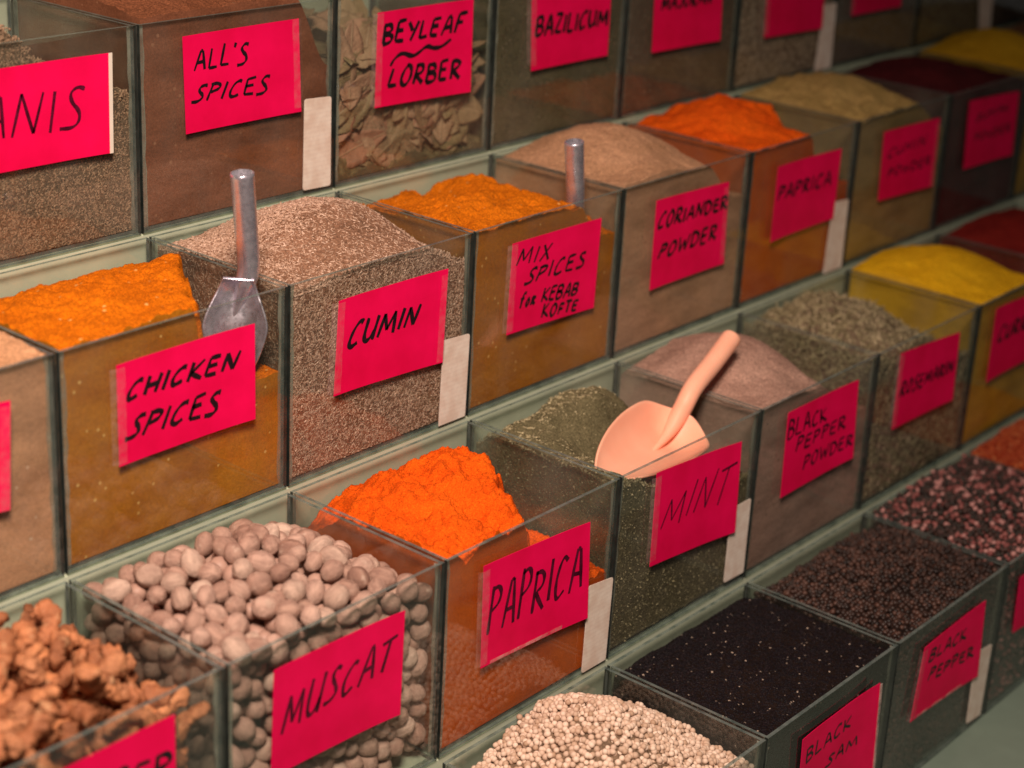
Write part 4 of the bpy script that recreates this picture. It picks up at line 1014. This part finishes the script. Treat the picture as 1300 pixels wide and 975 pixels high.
def m_leaf():
    m, nt, out = newmat('bay_leaf')
    inf = N(nt, 'ShaderNodeObjectInfo'); tc = N(nt, 'ShaderNodeTexCoord')
    r = ramp(nt, inf.outputs['Random'], [(0, (0.20, 0.125, 0.065)), (0.25, (0.33, 0.21, 0.12)), (0.5, (0.22, 0.165, 0.08)), (0.75, (0.42, 0.27, 0.17)), (1, (0.36, 0.175, 0.11))])
    sp = N(nt, 'ShaderNodeSeparateXYZ'); nt.links.new(tc.outputs['Object'], sp.inputs[0])
    ay = math_(nt, 'ABSOLUTE', sp.outputs[1])
    rib = ramp(nt, ay, [(0.006, (1,)*3), (0.014, (0,)*3)])
    vein = math_(nt, 'FRACT', math_(nt, 'MULTIPLY', math_(nt, 'SUBTRACT', sp.outputs[0], math_(nt, 'MULTIPLY', ay, 0.9)), 13.0))
    vr = ramp(nt, vein, [(0.0, (0.6,)*3), (0.10, (0,)*3)])
    k = math_(nt, 'MAXIMUM', rib.outputs[0], math_(nt, 'MULTIPLY', vr.outputs[0], 0.5))
    n = noise(nt, 9, 5, 0.65); g = ramp(nt, n.outputs['Fac'], [(0.3, (0.7, 0.66, 0.6)), (0.7, (1.2, 1.15, 1.1))])
    col = mix(nt, 0.9, r.outputs[0], g.outputs[0], 'MULTIPLY')
    col = mix(nt, math_(nt, 'MULTIPLY', k, 0.6), col, (0.36, 0.25, 0.14))
    princ(nt, out, col, 0.55, 0.3, 0.0, math_(nt, 'ADD', k, n.outputs['Fac']), 0.3, 0.02)
    return m
M_LEAF = m_leaf()
LM = [leaf_mesh(s) for s in range(1, 9)]
for me in LM: me.materials.append(M_LEAF)
def hf_bay(u, v): return 0.60 + 0.10 * S(0.6, 0.1, u) + 0.32 * S(0.35, 0.02, u) * S(0.3, 0.8, v) - 0.22 * S(0.84, 1, u) + 0.06 * v
K_BAY = m_powder('bay_crumb_core', (0.10, 0.075, 0.035), (0.16, 0.12, 0.06), 250)
powder_heap(3, 2, 'bay_leaf_crumbs', 'crumbled bay leaf underneath the whole leaves', K_BAY, lambda u, v: hf_bay(u, v) - 0.10 if v > 0.2 else max(0.05, hf_bay(u, v) - 0.10 - 3.0 * (0.2 - v)), 21.5, 0.05, 7, 5)
x0, y0, z0, wd, D, H = BIN[(3, 2)]
rl = random.Random(31); leaf0 = None
def put_leaf(p, nrm, spin, s):
    global leaf0
    q = Vector(nrm).to_track_quat('Z', 'Y').to_matrix().to_4x4() @ Matrix.Rotation(spin, 4, 'Z')
    me = rl.choice(LM); M = Matrix.Translation(p) @ q @ Matrix.Diagonal((s, s, s, 1))
    co = np.empty(len(me.vertices) * 3, np.float32); me.vertices.foreach_get('co', co); co = co.reshape(-1, 3)
    W_ = co @ np.array(M)[:3, :3].T + np.array(M.translation)
    lo = np.array([x0 + T + .0004, y0 + T + .0004, z0 + T + .0006]); hi = np.array([x0 + wd - T - .0004, y0 + D - T - .0004, 9])
    sh = np.maximum(lo - W_.min(0), 0) - np.maximum(W_.max(0) - hi, 0)
    M = Matrix.Translation(Vector(map(float, sh))) @ M
    if leaf0 is None: o = leaf0 = bpy.data.objects.new('bay_leaf', me)
    else: o = leaf0.copy(); o.data = me
    sc.collection.objects.link(o); o.matrix_world = M
    tag(o, 'dry olive brown bay leaf in the bin with the BEYLEAF LORBER card', 'bay leaf', 'bay leaves in the BEYLEAF LORBER bin')
for k in range(130):                                       # against the front pane, shingled
    u = rl.random(); hz = hf_bay(u, 0.0) * HS[3]
    z = rl.uniform(0.006, max(0.02, hz - 0.008)); yy = T + 0.002 + rl.random() ** 1.2 * 0.024
    put_leaf(Vector((x0 + T + u * (wd - 2 * T), y0 + yy, z0 + z)), (rl.gauss(0, 0.16), -1, rl.gauss(0.12, 0.18)), rl.choice([0, 3.14]) + rl.gauss(0.6, 0.75), rl.uniform(0.056, 0.080))
for k in range(95):                                       # lying on the top
    u, v = rl.random(), rl.random(); z = hf_bay(u, v) * HS[3]
    put_leaf(Vector((x0 + T + u * (wd - 2 * T), y0 + T + v * (D - 2 * T), z0 + z - rl.random() * 0.012)), (rl.gauss(-0.1, 0.4), rl.gauss(-0.35, 0.4), 1), rl.uniform(0, 6.28), rl.uniform(0.052, 0.074))

# ------------------------------------------------------------------ scoops
def scoop(name, label, back, tip, up, hpts, wid, dep, mat, hr, hollow=False, shoulder=False):
    """back: inside bottom of the rear wall; tip: lip of the bowl; up: open side; hpts: centre line of the handle"""
    back, tip, up = Vector(back), Vector(tip), Vector(up)
    L = (tip - back).length; ax = (tip - back).normalized(); up = (up - ax * up.dot(ax)).normalized(); sd = up.cross(ax)
    o = empty(name, back); tag(o, label, 'scoop')
    ns, nt_ = 26, 22
    def prof(s):
        if shoulder and s < 0.5: wv = 0.40 + 0.60 * S(-0.12, 0.46, s)
        elif s < 0.28: wv = math.sqrt(max(0, 1 - ((0.28 - s) / 0.28) ** 2.4))
        elif s > 0.34: wv = max(0, 1 - ((s - 0.34) / 0.66) ** 1.9) ** 0.72
        else: wv = 1
        hw = wid / 2 * max(0.03, wv)
        wall = dep * (1 - 0.62 * s ** 1.4)
        rise = dep * 0.95 * max(0, 1 - s / 0.16) ** 2 + dep * 0.10 * s * s
        return hw, wall, rise
    V, F = [], []
    for i in range(ns + 1):
        s = (1 - math.cos(math.pi * i / ns)) / 2
        hw, wall, rise = prof(s)
        for j in range(nt_ + 1):
            t = j / nt_ * 2 - 1
            z = max(rise, 0) + max(0, wall - rise) * abs(t) ** 2.4 * (hw / (wid / 2)) ** 0.8
            V.append(ax * (s * L) + sd * (hw * t) + up * z)
    for i in range(ns):
        for j in range(nt_):
            a = i * (nt_ + 1) + j; F.append((a, a + 1, a + nt_ + 2, a + nt_ + 1))
    me = mesh_from('bowl', V, F, True)
    b = link('bowl', me, mat, o)
    so = b.modifiers.new('thickness', 'SOLIDIFY'); so.thickness = 0.0022; so.offset = -1
    sb = b.modifiers.new('smooth', 'SUBSURF'); sb.levels = 1; sb.render_levels = 1
    # handle: swept tube
    P = [Vector(p) - back for p in hpts]
    Q = []
    for k in range(len(P) - 1):
        p0, p1, p2, p3 = P[max(0, k-1)], P[k], P[k+1], P[min(len(P)-1, k+2)]
        for t in [q / 10 for q in range(10)]:
            Q.append(0.5 * ((2*p1) + (p2-p0)*t + (2*p0-5*p1+4*p2-p3)*t*t + (3*p1-p0-3*p2+p3)*t**3))
    Q.append(P[-1]); V, F = [], []; n = len(Q); sides = 20
    ref = sd.copy()
    def ring(c, d, r):
        s = (ref - d * ref.dot(d)).normalized(); u2 = d.cross(s); base = len(V)
        for j in range(sides):
            t = 6.283185 * j / sides; V.append(c + s * math.cos(t) * r + u2 * math.sin(t) * r)
        return base
    R_ = []
    for k in range(n):
        d = (Q[min(n-1, k+1)] - Q[max(0, k-1)]).normalized()
        f = k / (n - 1)
        r = hr * (0.86 + 0.14 * f) * (0.25 + 0.75 * S(0.0, 0.42, f))
        R_.append(ring(Q[k], d, r))
    d = (Q[-1] - Q[-2]).normalized()
    if hollow:
        R_.append(ring(Q[-1] + d * 0.0004, d, hr * 0.90)); R_.append(ring(Q[-1] - d * 0.016, d, hr * 0.86))
    else:
        R_.append(ring(Q[-1] + d * 0.0009, d, hr * 0.93)); R_.append(ring(Q[-1] + d * 0.0013, d, hr * 0.80))
    for a, c in zip(R_, R_[1:]):
        for j in range(sides): F.append((a + j, a + (j+1) % sides, c + (j+1) % sides, c + j))
    F.append(tuple(R_[-1] + j for j in range(sides))); F.append(tuple(R_[0] + j for j in range(sides))[::-1])
    h = link('handle', mesh_from('handle', V, F, True), mat, o)
    return o
def m_peach():
    m, nt, out = newmat('peach_plastic')
    n = noise(nt, 45, 5, 0.6)
    r = ramp(nt, n.outputs['Fac'], [(0.3, (0.93, 0.41, 0.27)), (0.7, (0.96, 0.46, 0.31))])
    rr = ramp(nt, n.outputs['Fac'], [(0.3, (0.36,)*3), (0.7, (0.5,)*3)])
    p = princ(nt, out, r.outputs[0], rr.outputs[0], 0.4)
    p.inputs['Subsurface Weight'].default_value = 0.12; p.inputs['Subsurface Radius'].default_value = (0.01, 0.005, 0.003); p.inputs['Subsurface Scale'].default_value = 0.4
    return m
def m_steel():
    m, nt, out = newmat('scoop_steel')
    n = noise(nt, 60, 6, 0.65); n2 = noise(nt, 240, 3, 0.7)
    r = ramp(nt, n.outputs['Fac'], [(0.35, (0.64, 0.56, 0.65)), (0.65, (0.86, 0.78, 0.88))])
    rr = ramp(nt, n2.outputs['Fac'], [(0.3, (0.20,)*3), (0.75, (0.40,)*3)])
    princ(nt, out, r.outputs[0], rr.outputs[0], 0.5, 0.84, n2.outputs['Fac'], 0.06, 0.001)
    return m
M_PEACH, M_STEEL = m_peach(), m_steel()
scoop('spice_scoop', 'peach plastic scoop lying on the dried mint', (0.556, 0.210, 0.284), (0.410, 0.187, 0.299), (-0.05, -0.42, 1), 
      [(0.506, 0.203, 0.2885), (0.534, 0.206, 0.297), (0.557, 0.209, 0.312), (0.575, 0.211, 0.327), (0.609, 0.216, 0.339), (0.643, 0.221, 0.352)], 0.072, 0.028, M_PEACH, 0.0090)
scoop('spice_scoop', 'steel scoop standing upright in the orange CHICKEN SPICES bin', (0.183, 0.346, 0.478), (0.164, 0.334, 0.398), (-0.54, -0.66, 0.50),
      [(0.174, 0.343, 0.448), (0.181, 0.341, 0.466), (0.185, 0.338, 0.485), (0.182, 0.337, 0.516), (0.1785, 0.337, 0.556)], 0.048, 0.012, M_STEEL, 0.0084, True, True)
scoop('spice_scoop', 'steel scoop sunk in the MIX SPICES bin with only its handle out', (0.563, 0.345, 0.450), (0.546, 0.334, 0.380), (-0.45, -0.80, 0.30),
      [(0.557, 0.343, 0.428), (0.5615, 0.341, 0.444), (0.5605, 0.339, 0.464), (0.556, 0.338, 0.492), (0.552, 0.338, 0.519)], 0.046, 0.012, M_STEEL, 0.0084, True, True)
